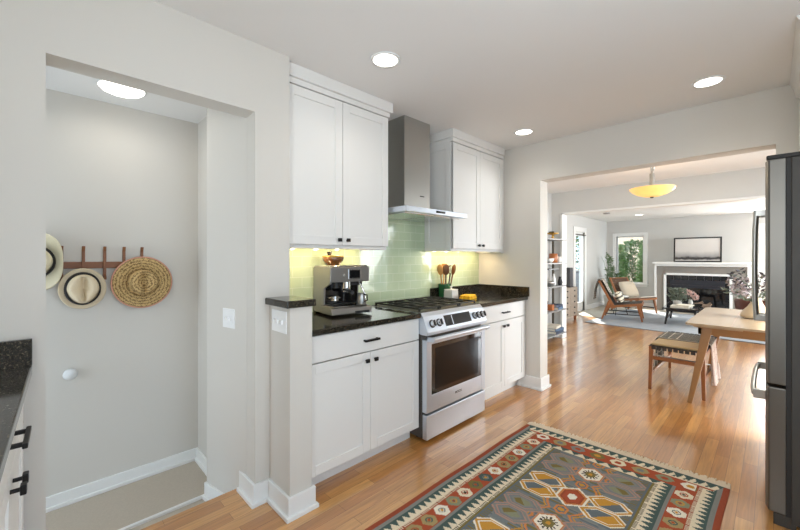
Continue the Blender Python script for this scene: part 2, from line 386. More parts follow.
struct('ceiling_living', B(-3.55, 2.9, 6.42, 12.0, 2.40, 2.7), 'ceil')
struct('ceiling_stairwell', B(-3.25, -2.12, -1.2, 1.02, 2.388, 2.7), 'ceil')
ww = MB().box(-2.13, XW, -0.80, 0.018, -0.3, CZ).box(-2.13, XW, 0.847, 1.052, -0.3, CZ).box(-2.13, XW, 0.018, 0.847, 2.163, CZ)
struct('wall_left', ww, 'wall')
struct('wall_left_return', MB().prism([(-2.12, 0.846), (-2.555, 0.768), (-2.52, 0.86), (-2.12, 0.93)], 'z', -0.18, 2.4), 'wall')
struct('wall_stairwell_side', MB().box(-3.22, -3.10, -1.2, 1.02, -0.3, 2.4), 'wall')
struct('wall_stairwell_end', MB().box(-3.1, -2.13, 0.868, 1.02, -0.3, 2.4), 'wall')
struct('wall_stairwell_near', MB().box(-3.22, -2.98, -1.3, -1.18, -0.3, 2.4).box(-2.27, -2.0, -1.3, -1.18, -0.3, 2.4).box(-2.98, -2.27, -1.3, -1.18, -0.3, 0.1).box(-2.98, -2.27, -1.3, -1.18, 1.95, 2.4), 'wall')  # unseen opening added so the stairwell fill can enter
struct('wall_stairwell_kitchen_side', B(-2.13, XW, -1.3, -0.80, -0.3, CZ), 'wall')
struct('wall_cabinets', B(XB - 0.12, XB, 1.02, Y2 + 0.1, 0, CZ), 'wall')
struct('wall_far', MB().box(XB - 0.12, -1.675, Y2, Y2 + 0.17, 0, CZ).box(-1.675, 0.013, Y2, Y2 + 0.17, 2.152, CZ).box(0.013, 0.97, Y2, Y2 + 0.17, 0, CZ), 'wall')
# kitchen right and back walls, with unseen openings added to let fill light in
struct('wall_right', MB().box(0.85, 0.97, -0.8, 0.0, 0, CZ).box(0.85, 0.97, 1.5, Y2, 0, CZ).box(0.85, 0.97, 0.0, 1.5, 2.25, CZ).box(0.85, 0.97, 0, 1.5, 0, 0.3), 'wall')
struct('wall_back', MB().box(-2.19, -0.35, -0.8, -0.68, 0, CZ).box(0.75, 0.97, -0.8, -0.68, 0, CZ).box(-0.35, 0.75, -0.8, -0.68, 0, 1.1).box(-0.35, 0.75, -0.8, -0.68, 2.2, CZ), 'wall')
# dining
struct('wall_dining_left', B(-2.80, -2.68, Y2 + 0.17, 6.3, 0, 2.46), 'wall_living')
struct('wall_dining_right', MB().box(1.6, 1.75, Y2, 4.2, 0, 2.46).box(1.6, 1.75, 5.9, 6.4, 0, 2.46).box(1.6, 1.75, 4.2, 5.9, 0, 0.5).box(1.6, 1.75, 4.2, 5.9, 2.2, 2.46), 'wall_living')
struct('wall_dining_near', B(0.97, 1.75, Y2, Y2 + 0.17, 0, 2.46), 'wall_living')
struct('wall_living_divider', MB().box(-3.55, -2.505, 6.3, 6.44, 0, 2.46).box(-2.505, 0.9, 6.3, 6.44, 2.11, 2.46).box(0.9, 2.9, 6.3, 6.44, 0, 2.46), 'wall_living')
struct('trim_living_opening', MB().box(-2.525, -2.493, 6.285, 6.455, 0, 2.115).box(-2.515, 0.9, 6.285, 6.455, 2.085, 2.115), 'trim')
# living room
XL = -3.42; YB = 11.85
DY0, DY1 = 9.40, 10.02
struct('wall_living_left', MB().box(XL - 0.13, XL, 6.44, DY0, 0, 2.4).box(XL - 0.13, XL, DY1, YB, 0, 2.4).box(XL - 0.13, XL, DY0, DY1, 2.0, 2.4), 'wall_living')
WX0, WX1, WZ0, WZ1 = -3.17, -2.50, 0.64, 1.96
struct('wall_living_back', MB().box(XL - 0.13, WX0, YB, YB + 0.13, 0, 2.4).box(WX0, WX1, YB, YB + 0.13, 0, WZ0).box(WX0, WX1, YB, YB + 0.13, WZ1, 2.4)
       .box(WX1, -0.15, YB, YB + 0.13, 0, 2.4).box(-0.15, 0.75, YB, YB + 0.13, 0, 0.75).box(-0.15, 0.75, YB, YB + 0.13, 2.05, 2.4).box(0.75, 2.9, YB, YB + 0.13, 0, 2.4), 'wall_living')
struct('wall_living_right', MB().box(2.75, 2.9, 6.44, 7.7, 0, 2.4).box(2.75, 2.9, 10.7, YB, 0, 2.4).box(2.75, 2.9, 7.7, 10.7, 0, 0.5).box(2.75, 2.9, 7.7, 10.7, 2.2, 2.4), 'wall_living')

def baseboard(name, p0, p1, side, h=0.11, e0=0, e1=0, dz=0.0):
    """p0->p1 along the wall foot, side = unit vector out of the wall"""
    p0 = Vector(p0); p1 = Vector(p1); s = Vector(side); mb = MB(); u = (p1 - p0).normalized()   # e0 / e1: carry the board round an outer corner
    for t, z0, z1 in ((0.016, p0.z, p0.z + h + dz), (0.030, p0.z, p0.z + 0.022 + dz)):
        pa = p0 - u * (e0 * (t - .0006)); pb = p1 + u * (e1 * (t - .0006)); a, b, c, d = pa, pb, pb + s * t, pa + s * t
        q = [(v.x, v.y) for v in (a, b, c, d)]
        area2 = sum(q[i][0] * q[(i + 1) % 4][1] - q[(i + 1) % 4][0] * q[i][1] for i in range(4))
        if area2 < 0: q = q[::-1]
        mb.prism(q, 'z', z0, z1)
    return struct(name, mb, 'trim', 0.003)
HX1, HY0, HY1 = -1.765, 0.93, 1.062     # half wall
baseboard('baseboard_jamb', (-2.19, 0.847, 0), (XW, 0.847, 0), (0, -1, 0), 0.115, 0, 1)
baseboard('baseboard_left', (XW, 0.847, 0), (XW, HY0, 0), (1, 0, 0), 0.115, 1, 0, -.0005)
baseboard('baseboard_halfwall_side', (XW, HY0, 0), (HX1, HY0, 0), (0, -1, 0), 0.115, 0, 1)
baseboard('baseboard_halfwall_end', (HX1, HY0, 0), (HX1, HY1, 0), (1, 0, 0), 0.115, 1, 0.9, -.0005)
baseboard('baseboard_far', (-1.92, Y2, 0), (-1.675, Y2, 0), (0, -1, 0), 0.125, 0, 1)
baseboard('baseboard_far_jamb', (-1.675, Y2, 0), (-1.675, Y2 + 0.17, 0), (1, 0, 0), 0.125, 1, 1, -.0005)
baseboard('baseboard_stairwell', (-3.10, -1.1, -0.18), (-3.10, 0.868, -0.18), (1, 0, 0), 0.085)
baseboard('baseboard_stairwell_end', (-3.085, 0.868, -0.18), (-2.53, 0.868, -0.18), (0, -1, 0), 0.085)
baseboard('baseboard_return', (-2.56, 0.768, -0.18), (-2.19, 0.838, -0.18), (0.19, -0.98, 0), 0.1)
baseboard('baseboard_living_left', (XL, 6.44, 0), (XL, 9.27, 0), (1, 0, 0), 0.12)
baseboard('baseboard_living_corner', (XL, 10.15, 0), (XL, YB, 0), (1, 0, 0), 0.12)
baseboard('baseboard_living_back', (XL, YB, 0), (-2.13, YB, 0), (0, -1, 0), 0.12)
baseboard('baseboard_divider', (-2.68, 6.3, 0), (-2.49, 6.3, 0), (0, -1, 0), 0.12)
struct('trim_landing_strip', B(-2.575, -2.555, -1.1, 0.76, -0.18, -0.165), 'trim')
struct('trim_floor_nosing', B(-2.215, -2.19, 0.012, 0.845, -0.03, 0.001), 'floor')

# half wall with its granite cap
struct('wall_half', B(XW, HX1, HY0, HY1, 0, 1.097), 'wall')
cap = MB().box(XW, HX1 + 0.025, HY0 - 0.028, HY1 + 0.012, 1.097, 1.135)
tag(cap.build('granite_ledge', 'granite', None, 0.006, 3), 'black granite cap lying on the low half wall', 'ledge')

# backsplash
struct('trim_backsplash', MB().box(XB, XB + 0.008, 1.075, Y2, 0.95, 1.78), 'tile')

# living room window and door with trim
def window(name, x0, x1, z0, z1, y, t=0.09):
    fr = MB().box(x0 - t, x0, y - 0.02, y + 0.1, z0 - t, z1 + t).box(x1, x1 + t, y - 0.02, y + 0.1, z0 - t, z1 + t).box(x0, x1, y - 0.02, y + 0.1, z1, z1 + t).box(x0, x1, y - 0.02, y + 0.1, z0 - t, z0)
    fr.box(x0 - t - 0.03, x1 + t + 0.03, y - 0.05, y, z0 - 0.03, z0)
    o = struct(name, fr, 'trim', 0.004)
    s = MB().box(x0, x0 + 0.03, y + 0.05, y + 0.08, z0, z1).box(x1 - 0.03, x1, y + 0.05, y + 0.08, z0, z1).box(x0, x1, y + 0.05, y + 0.08, z1 - 0.03, z1).box(x0, x1, y + 0.05, y + 0.08, z0, z0 + 0.03)
    s.build('sash', 'trim', o); B(x0 + 0.03, x1 - 0.03, y + 0.06, y + 0.066, z0 + 0.03, z1 - 0.03).build('pane', 'glass', o)
window('window_1', WX0, WX1, WZ0, WZ1, YB)
window('window_2', -0.15, 0.75, 0.75, 2.05, YB)
dr = MB().box(XL - 0.05, XL + 0.02, DY0 - 0.12, DY0, 0, 2.12).box(XL - 0.05, XL + 0.02, DY1, DY1 + 0.12, 0, 2.12).box(XL - 0.05, XL + 0.02, DY0, DY1, 2.0, 2.12)
d1 = struct('door_1', dr, 'trim', 0.004)
lf = MB().box(XL - 0.05, XL - 0.01, DY0, DY0 + 0.08, 0.01, 2.0).box(XL - 0.05, XL - 0.01, DY1 - 0.08, DY1, 0.01, 2.0).box(XL - 0.05, XL - 0.01, DY0, DY1, 1.9, 2.0).box(XL - 0.05, XL - 0.01, DY0, DY1, 0.01, 0.23)
lf.build('door_leaf', 'trim', d1, 0.003)
B(XL - 0.035, XL - 0.028, DY0 + 0.08, DY1 - 0.08, 0.23, 1.9).build('pane', 'glass', d1)
MB().cyl((XL - 0.01, DY0 + 0.04, 1.0), (XL + 0.04, DY0 + 0.04, 1.0), 0.012).box(XL + 0.03, XL + 0.045, DY0 + 0.03, DY0 + 0.14, 0.99, 1.01).build('door_handle', 'black', d1)
MB().tube([(XL + 0.03, DY0 - 0.02, 1.93), (XL + 0.03, DY1 + 0.02, 1.93)], 0.012).build('curtain_rod', 'steel_post', d1)

# outside
struct('ground_outside', MB().box(-14, -3.6, 2, 24, -0.25, -0.12).box(-3.6, 8, 12.05, 24, -0.25, -0.12), 'ground')
def foliage(mb, box, n, L, W):
    x0, x1, y0, y1, z0, z1 = box
    for i in range(n):
        p = (random.uniform(x0, x1), random.uniform(y0, y1), z0 + (z1 - z0) * random.random())
        mb.leaf(p, (random.uniform(-1, 1), random.uniform(-1, 1), random.uniform(-.3, 1)), L * random.uniform(.6, 1.3), W * random.uniform(.6, 1.2))
def shrub(label, cx, cy, rx, ry, h, n, L, group=None):
    t = thing('garden_shrub', label, 'shrub', (cx, cy, -0.12), group)
    mb = MB()
    for i in range(n):
        a = random.uniform(0, 2 * PI); z = random.random(); r = math.sqrt(random.random()) * (1 - 0.45 * z * z)
        mb.leaf((cx + rx * r * math.cos(a), cy + ry * r * math.sin(a), -0.05 + h * z), (math.cos(a), math.sin(a), random.uniform(-.2, 1)), L * random.uniform(.6, 1.3), L * 0.5)
    mb.build('foliage', 'leaf_shrub', t)
    sb = MB()
    for k in range(6):
        a = k * 1.05; sb.tube([(cx + .05 * math.cos(a), cy + .05 * math.sin(a), -0.13), (cx + rx * .4 * math.cos(a), cy + ry * .4 * math.sin(a), h * .75)], [.02, .006], 6)
    sb.build('stem', 'walnut', t)
shrub('leafy green shrub behind the left side of the square window', -3.60, 13.2, 0.36, 0.36, 1.80, 2300, 0.11)
shrub('leafy green shrub set back behind the middle of the square window', -3.2, 14.3, 0.55, 0.36, 1.95, 2600, 0.12)
shrub('leafy green shrub behind the right side of the square window', -2.62, 13.2, 0.36, 0.36, 1.75, 2300, 0.11)
shrub('bushy green shrub outside beyond the right window', 0.2, 13.8, 0.8, 0.6, 1.25, 1000, 0.14)
shrub('tall green shrub seen through the narrow glass door', -5.15, 14.6, 0.7, 0.9, 2.7, 1800, 0.15)
hs = thing('neighbour_house', 'peach stucco house beyond the garden shrubs', 'house', (-4.5, 19, -0.12))
B(-5.4, 2.5, 18, 22, -0.13, 4.2).build('wall', 'peach', hs)
MB().prism([(-5.9, 4.0), (3.0, 4.0), (3.0, 4.3), (-1.5, 6.4), (-5.9, 4.3)], 'y', 17.5, 22.4).build('roof', 'slate', hs)
tag(B(-5.6, -3.9, 12.3, 12.4, -0.12, 0.95).build('garden_fence', 'deck'), 'low grey board fence seen through the glass door', 'fence')

# ------------------------------------------------------------------ kitchen cabinets
def shaker_x(mb, xf, y0, y1, z0, z1, r=0.058, t=0.02):
    """shaker front facing +X with its face at xf"""
    mb.box(xf - t, xf - 0.008, y0, y1, z0, z1)
    mb.box(xf - t, xf, y0, y0 + r, z0, z1).box(xf - t, xf, y1 - r, y1, z0, z1).box(xf - t, xf, y0 + r, y1 - r, z0, z0 + r).box(xf - t, xf, y0 + r, y1 - r, z1 - r, z1)
def knob_x(x, y, z, parent):
    MB().cyl((x, y, z), (x + 0.014, y, z), 0.006, n=10).box(x + 0.014, x + 0.026, y - 0.014, y + 0.014, z - 0.012, z + 0.012).build('knob', 'black', parent, 0.002)
def pull_x(x, y, z, L, parent):
    MB().box(x, x + 0.02, y - L / 2 + .005, y - L / 2 + 0.018, z - .006, z + .006).box(x, x + 0.02, y + L / 2 - 0.018, y + L / 2 - .005, z - .006, z + .006).box(x + 0.018, x + 0.03, y - L / 2, y + L / 2, z - .007, z + .007).build('handle', 'black', parent, 0.002)

def upper(label, y0, y1, crown_l, crown_r, side_panel):
    xf = -2.065; z0, z1 = 1.444, 2.43
    t = thing('upper_cabinet', label, 'cabinet', (XB, y0, z0))
    b = MB().box(XB + .012, xf - 0.022, y0, y1, z0 - 0.005, z1)
    b.box(XB + .012, xf - 0.05, y0, y0 + 0.018, z0 - 0.025, z0 - .005).box(XB + .012, xf - 0.05, y1 - 0.018, y1, z0 - 0.025, z0 - .005).box(xf - 0.05, xf - 0.022, y0, y1, z0 - 0.025, z0 - .005)
    b.build('body', 'cab', t, 0.002)
    if side_panel:
        s = MB(); r = 0.058; ys = y0
        xa, xb_ = XB + .012, xf - .022; s.box(xa, xa + r, ys - 0.012, ys - .0005, z0 - .02, z1).box(xb_ - r, xb_, ys - 0.012, ys - .0005, z0 - .02, z1).box(xa + r, xb_ - r, ys - 0.012, ys - .0005, z0 - .02, z0 + r).box(xa + r, xb_ - r, ys - 0.012, ys - .0005, z1 - r, z1)
        s.build('side_panel', 'cab', t, 0.002)
    ym = (y0 + y1) / 2
    for a, c, k in ((y0 + .002, ym - .002, ym - 0.035), (ym + .002, y1 - .002, ym + 0.035)):
        d = MB(); shaker_x(d, xf, a, c, z0, z1 - .006); d = d.build('door', 'cab', t, 0.002); knob_x(xf, k, z0 + 0.035, d)
    c = MB().box(XB + .012, xf + 0.004, y0 - crown_l * .4, y1 + crown_r * .4, z1, z1 + 0.035).box(XB + .012, xf + 0.022, y0 - crown_l, y1 + crown_r, z1 + 0.035, CZ - 0.001)
    c.build('crown_trim', 'cab', t, 0.002)
    for q in (0.14, 0.38, 0.62, 0.86):
        yq = y0 + (y1 - y0) * q
        MB().cyl((XB + .17, yq, z0 - .005), (XB + .17, yq, z0 - .014), .024, n=16).build('puck_light', 'lamp_warm', t)
        area('under_cabinet_puck', (XB + 0.17, yq, z0 - 0.018), (-0.35, 0, -1), 0.03, 0.03, 0.85, (1, 0.75, 0.47))
upper('white two-door upper cabinet beside the stair opening wall', 1.056, 1.905, 0.0, 0.03, False)
upper('white two-door upper cabinet in the far corner right of the hood', 2.715, 3.60, 0.03, 0.0, True)
struct('trim_cabinet_filler', B(XB, -2.09, 3.60, Y2, 1.41, CZ), 'cab')

def base(label, y0, y1, dleft=0.0, dright=0.0):
    xf = -1.83; zt = 0.918
    t = thing('base_cabinet', label, 'cabinet', (-2.1, (y0 + y1) / 2, 0))
    MB().box(XB + .01, xf - 0.022, y0, y1, 0.105, zt).build('body', 'cab', t, 0.002)
    MB().box(XB + .01, -1.925, y0, y1, 0, 0.105).build('plinth', 'cab', t)
    a0, a1 = y0 + dleft, y1 - dright; ym = (a0 + a1) / 2
    if dright: B(xf - 0.022, xf - .004, a1, y1, 0.105, zt).build('filler_strip', 'cab', t)
    d = B(xf - 0.02, xf, a0 + .002, a1 - .002, 0.757, zt - .008).build('drawer', 'cab', t, 0.002); pull_x(xf, ym + 0.0, 0.83, 0.125, d)
    for a, c, k in ((a0 + .002, ym - .0015, ym - 0.036), (ym + .0015, a1 - .002, ym + 0.036)):
        d = MB(); shaker_x(d, xf, a, c, 0.11, 0.75); d = d.build('door', 'cab', t, 0.002); knob_x(xf, k, 0.70, d)
base('white base cabinet under the counter with the coffee machine', HY1 + .002, 1.995)
base('white base cabinet right of the range by the far wall', 2.785, Y2 - .002, 0.03, 0.025)
ct = B(XB + .008, -1.805, HY1 + .001, 1.992, 0.918, 0.952)
tag(ct.build('granite_countertop', 'granite', None, 0.004), 'black granite countertop under the coffee machine', 'countertop')
ct2 = thing('granite_countertop', 'black granite corner countertop holding the green utensil crock', 'countertop', (-2.1, 3.2, 0.918))
B(XB + .008, -1.805, 2.788, Y2 - .001, 0.918, 0.952).build('slab', 'granite', ct2, 0.004)
MB().box(XB + .009, XB + 0.03, 2.788, Y2 - .001, 0.952, 1.052).box(XB + .03, -1.79, Y2 - 0.022, Y2 - .001, 0.952, 1.052).build('upstand', 'granite', ct2, 0.002)

# near counter at the left edge of the view, runs along the wall behind the camera
t = thing('base_cabinet', 'white base cabinet at the lower left edge of the view', 'cabinet', (XW + .002, -0.018, 0), local=True, rz=math.radians(-2.2))
MB().box(0.03, 1.75, -0.55, -0.042, 0.105, 0.917).build('body', 'cab', t, 0.002)
MB().box(0.03, 1.75, -0.55, -0.11, 0, 0.105).build('plinth', 'cab', t)
for x0, x1 in ((0.05, 0.87), (0.88, 1.74)):
    d = B(x0 + .002, x1 - .002, -0.042, -0.022, 0.757, 0.91).build('drawer', 'cab', t, 0.002); xm = (x0 + x1) / 2
    MB().box(xm - .06, xm - .048, -0.022, 0.006, 0.827, 0.839).box(xm + .048, xm + .06, -0.022, 0.006, 0.827, 0.839).box(xm - .075, xm + .075, 0.004, 0.016, 0.826, 0.840).build('handle', 'black', d, 0.002)
    for a0, a1, kx in ((x0 + .002, xm - .0015, xm - .036), (xm + .0015, x1 - .002, xm + .036)):
        mb = MB(); z0, z1, r = 0.11, 0.75, 0.058
        mb.box(a0, a1, -0.042, -0.03, z0, z1).box(a0, a0 + r, -0.042, -0.022, z0, z1).box(a1 - r, a1, -0.042, -0.022, z0, z1).box(a0 + r, a1 - r, -0.042, -0.022, z0, z0 + r).box(a0 + r, a1 - r, -0.042, -0.022, z1 - r, z1)
        d = mb.build('door', 'cab', t, 0.002)
        MB().cyl((kx, -0.022, .70), (kx, 0.0, .70), 0.006, n=10).box(kx - .014, kx + .014, -0.002, 0.012, .686, .714).build('knob', 'black', d, 0.003)
t = thing('granite_countertop', 'black granite countertop at the lower left edge of the view', 'countertop', (XW + .002, -0.018, 0.918), local=True, rz=math.radians(-2.2))
B(0.03, 1.77, -0.56, 0.0, 0.0, 0.034).build('slab', 'granite', t, 0.004)
B(0.02, 0.04, -0.56, -0.0, 0.034, 0.135).build('upstand', 'granite', t, 0.002)

# ------------------------------------------------------------------ range hood
t = thing('range_hood', 'stainless steel chimney range hood above the cooktop', 'hood', (XB, 2.315, 1.70))
hx = -1.90
mb = MB().box(XB + .009, hx, 1.932, 2.698, 1.706, 1.747)
mb.build('canopy', 'steel', t, 0.003)
cx_ = -2.14; ya, yb = 2.155, 2.475
c = MB().box(XB + .009, cx_, ya, yb, 1.783, CZ - .001)
c.add([(XB + .009, ya, 1.783), (cx_, ya, 1.783), (cx_, yb, 1.783), (XB + .009, yb, 1.783), (XB + .009, ya - .035, 1.747), (cx_ + .045, ya - .035, 1.747), (cx_ + .045, yb + .035, 1.747), (XB + .009, yb + .035, 1.747)], [(0, 4, 5, 1), (1, 5, 6, 2), (2, 6, 7, 3)])
c.build('chimney', 'steel_v', t, 0.002)
f = MB()
for a in (1.97, 2.325): f.box(XB + .08, hx - .05, a, a + 0.33, 1.698, 1.7065)
f.build('filter', 'chrome', t, 0.002)
MB().box(hx, hx + 0.003, 2.275, 2.39, 1.719, 1.736).build('control_strip', 'glass_black', t)
MB().box(cx_, cx_ + .0015, 2.345, 2.40, 1.885, 1.893).build('badge', 'matte_black', t)

# ------------------------------------------------------------------ range
t = thing('range', 'stainless steel slide-in gas range between the white base cabinets', 'range', (-2.1, 2.39, 0))
RY0, RY1, RX = 2.003, 2.778, -1.765
MB().box(XB + .03, RX - 0.045, RY0, RY1, 0.03, 0.90).build('body', 'range_side', t, 0.003)
for x in (-2.3, -1.9):
    for y in (RY0 + .06, RY1 - .06): MB().cyl((x, y, 0), (x, y, .031), .02, n=12).build('foot', 'matte_black', t)
MB().box(RX - 0.045, RX, RY0 + .004, RY1 - .004, 0.025, 0.205).build('drawer', 'steel', t, 0.006)
od = MB().box(RX - 0.045, RX, RY0 + .004, RY0 + .06, 0.222, 0.755).box(RX - 0.045, RX, RY1 - .06, RY1 - .004, 0.222, 0.755).box(RX - 0.045, RX, RY0 + .06, RY1 - .06, 0.222, 0.345).box(RX - 0.045, RX, RY0 + .06, RY1 - .06, 0.72, 0.755).box(RX - .045, RX - .02, RY0 + .07, RY1 - .07, .35, .71)
od = od.build('oven_door', 'steel', t, 0.003)
B(RX - 0.02, RX - 0.003, RY0 + .061, RY1 - .061, 0.346, 0.719).build('window', 'glass_black', od)
B(RX - 0.003, RX - 0.001, RY0 + .105, RY1 - .105, 0.38, 0.685).build('inner_window', 'oven_glass', od)
hb = MB().tube([(RX + 0.045, RY0 + .02, 0.765), (RX + 0.045, RY1 - .02, 0.765)], 0.016, 14)
for y in (RY0 + .035, RY1 - .035): hb.box(RX - .01, RX + .05, y - .014, y + .014, 0.742, 0.775)
hb.build('handle', 'steel', od, 0.002)
# sloping control panel
cp = MB().prism([(XB + .03, 0.90), (RX - 0.045, 0.79), (RX + 0.012, 0.79), (RX + 0.015, 0.815), (RX - 0.030, 0.925), (RX - 0.055, 0.950), (XB + .03, 0.950)], 'y', RY0 - .004, RY1 + .004)
cp.build('control_panel', 'steel', t, 0.004)
# panel frame of reference: slope between (RX+.015,.815) and (RX-.03,.925)
S0 = Vector((RX + 0.015, 0, 0.815)); SD = Vector((-0.045, 0, 0.11)).normalized(); SN = Vector((0.11, 0, 0.045)).normalized()
def on_panel(y, s, h): p = S0 + SD * s + SN * h; return Vector((p.x, y, p.z))
def panel_box(mb, y0, y1, s0, s1, h0, h1):
    vs = [on_panel(y, s, h) for h in (h0, h1) for (y, s) in ((y0, s0), (y1, s0), (y1, s1), (y0, s1))]
    mb.add(vs, [(0, 3, 2, 1), (4, 5, 6, 7), (0, 1, 5, 4), (1, 2, 6, 5), (2, 3, 7, 6), (3, 0, 4, 7)]); return mb
panel_box(MB(), 2.225, 2.565, 0.02, 0.103, 0, 0.002).build('display', 'glass_black', t)
panel_box(MB(), 2.315, 2.322, 0.025, 0.098, 0.0015, 0.0035).build('display_divider', 'steel', t)
for y in (2.075, 2.155, 2.625, 2.685, 2.742):
    k = MB().cyl(on_panel(y, .058, 0), on_panel(y, .058, .028), .024, .021, 18).build('knob', 'chrome', t)
    MB().cyl(on_panel(y, .058, -.001), on_panel(y, .058, .004), .03, .03, 18).build('knob_ring', 'matte_black', k)
    panel_box(MB(), y - .004, y + .004, .036, .080, .026, .036).build('knob_grip', 'matte_black', k)
ck = MB().box(XB + .035, RX - 0.06, RY0 + .006, RY1 - .006, 0.948, 0.954)
ck.build('cooktop', 'range_side', t, 0.002)
for cx, cy in ((-2.24, 2.17), (-2.24, 2.61), (-1.99, 2.17), (-1.99, 2.61), (-2.12, 2.39)):
    bb = MB().lathe([(0.05, 0.954), (0.048, 0.960), (0.036, 0.962)], (cx, cy, 0), 20).build('burner', 'chrome', t)
    MB().lathe([(0.034, 0.962), (0.034, 0.968), (0.028, 0.970)], (cx, cy, 0), 20).build('burner_cap', 'iron', bb)
for a, b_ in ((RY0 + .02, 2.258), (2.264, 2.516), (2.522, RY1 - .02)):
    g = MB(); z0, z1 = 0.968, 0.980; x0, x1 = XB + .06, RX - .085
    for yy in (a, b_ - .012): g.box(x0, x1, yy, yy + .012, z0, z1)
    for xx in (x0, (x0 + x1) / 2 - .006, x1 - .012): g.box(xx, xx + .012, a, b_, z0, z1)
    m_ = (a + b_) / 2; g.box(x0, x1, m_ - .005, m_ + .005, z0, z1)
    for xx in ((x0 * .75 + x1 * .25), (x0 * .25 + x1 * .75)): g.box(xx - .005, xx + .005, a, b_, z0, z1)
    for xx in (x0, x1 - .014):
        for yy in (a, b_ - .014): g.box(xx, xx + .014, yy, yy + .014, 0.953, z0)
    g.build('grate', 'iron', t, 0.002)
# brand lettering on the oven door
def text_mesh(s, size, loc, rot, m, parent, name='lettering'):
    cu = bpy.data.curves.new('txt', 'FONT'); cu.body = s; cu.size = size; cu.extrude = 0.0006; cu.align_x = 'CENTER'
    o = bpy.data.objects.new('txt', cu); C.objects.link(o)
    dg = bpy.context.evaluated_depsgraph_get(); me = bpy.data.meshes.new_from_object(o.evaluated_get(dg))
    bpy.data.objects.remove(o); me.materials.clear(); me.materials.append(M[m])
    n = bpy.data.objects.new(name, me); C.objects.link(n); n.parent = parent; n.location = Vector(loc) - ORG[parent.name]; n.rotation_euler = rot
    ORG[n.name] = ORG[parent.name]
    return n
text_mesh('BOSCH', 0.026, (RX + 0.001, 2.39, 0.285), (PI / 2, 0, PI / 2), 'matte_black', od)

# ------------------------------------------------------------------ coffee machine (local: front faces +X)
t = thing('coffee_machine', 'stainless espresso machine with amber bean hopper on granite counter', 'coffee machine', (-2.235, 1.588, 0.9525), local=True, rz=math.radians(-7))
W, D = 0.158, 0.14
MB().prism([(-D, 0.012), (-D, 0.33), (-D + .02, 0.345), (D - .01, 0.345), (D, 0.335), (D - .005, 0.235), (-0.01, 0.225), (-0.02, 0.07), (-0.02, 0.012)], 'y', -W, W).build('housing', 'machine', t, 0.006, 3)
MB().prism([(-.02, 0.06), (-0.02, 0.235), (D - .01, 0.245), (D - .01, 0.225), (0.04, .19), (0.03, .07)], 'y', -W, -W + .014).build('side_frame', 'machine', t, 0.003)
MB().prism([(-.02, 0.012), (-.02, 0.07), (0.10, 0.065), (D + .015, 0.055), (D + .03, 0.02), (D + .03, 0.012)], 'y', -W - .004, W + .004).build('drip_tray', 'machine', t, 0.006, 3)
MB().box(-.0195, -.006, -W + .02, W - .016, .07, .222).build('inner_panel', 'glass_black', t)
MB().box(.0, .07, -W + .03, W - .02, .205, .238).build('brew_head_housing', 'matte_black', t, .004)
MB().cyl((.04, -.075, .10), (.04, -.075, .13), .032, n=18).tube([(-.01, -.11, .12), (.05, -.115, .12), (.075, -.075, .12), (.05, -.035, .12), (-.01, -.04, .12)], .006, 8).build('grind_cradle', 'chrome', t)
MB().box(0.0, D + .005, -W + .02, W - .02, 0.062, 0.068).build('tray_grille', 'chrome', t)
MB().box(D + .018, D + .0315, 0.02, W - .02, 0.013, 0.030).build('tray_notch', 'matte_black', t)
MB().box(D - .004, D + .002, -0.01, 0.075, 0.262, 0.318).build('touch_screen', 'glass_black', t, 0.002)
MB().box(D - .004, D + .001, -0.018, 0.083, 0.255, 0.325).build('screen_bezel', 'chrome', t, 0.002)
MB().cyl((D - .004, -.055, .285), (D + .006, -.055, .285), .010, n=16).build('button', 'chrome', t)
MB().box(-D + .01, D - .02, -W + .01, W - .01, 0.345, 0.352).build('cup_rail', 'chrome', t, 0.002)
MB().box(-D - .035, -D, -W + .03, W - .03, 0.0, 0.27).build('water_tank', 'rubber', t, 0.006)
h = MB().lathe([(0.045, 0.352), (0.075, 0.385), (0.08, 0.41), (0.076, 0.415)], (-0.04, -0.045, 0), 24).build('bean_hopper', 'amber_hopper', t)
MB().lathe([(0.082, 0.41), (0.082, 0.418), (0.0, 0.424)], (-0.04, -0.045, 0), 24).build('lid', 'brass', h)
MB().lathe([(0.012, 0.424), (0.016, 0.432), (0.02, 0.45), (0.0, 0.452)], (-0.07, -0.06, 0), 16).build('lid_knob', 'matte_black', h)
MB().lathe([(0.036, 0.19), (0.036, 0.238)], (0.07, 0.0, 0), 20).build('group_head', 'chrome', t)
pf = MB().lathe([(0.02, 0.155), (0.034, 0.165), (0.036, 0.19)], (0.07, 0.0, 0), 20).build('portafilter', 'chrome', t)
MB().tube([(0.10, 0.0, 0.175), (0.20, -0.02, 0.165)], [0.011, 0.014], 10).build('portafilter_handle', 'matte_black', pf)
MB().tube([(0.06, -.075, .19), (0.06, -.075, .235)], .024, 14).build('grind_outlet', 'matte_black', t)
MB().tube([(0.09, .095, .235), (0.12, .105, .19), (0.13, .125, .14), (0.128, .128, .09)], .006, 8).build('steam_wand', 'chrome', t)
mj = thing('milk_jug', 'small steel milk jug with black handle on the right of the espresso machine tray', 'jug', (-2.125, 1.69, 1.021), local=True)
MB().lathe([(0.034, 0), (0.036, .005), (0.032, .055), (0.030, .075), (0.033, .082)], n=20).build('body', 'steel_v', mj)
MB().tube([(0.03, .0, .07), (0.06, .005, .068), (0.062, .005, .03), (0.034, .0, .018)], .005, 8).build('handle', 'matte_black', mj)

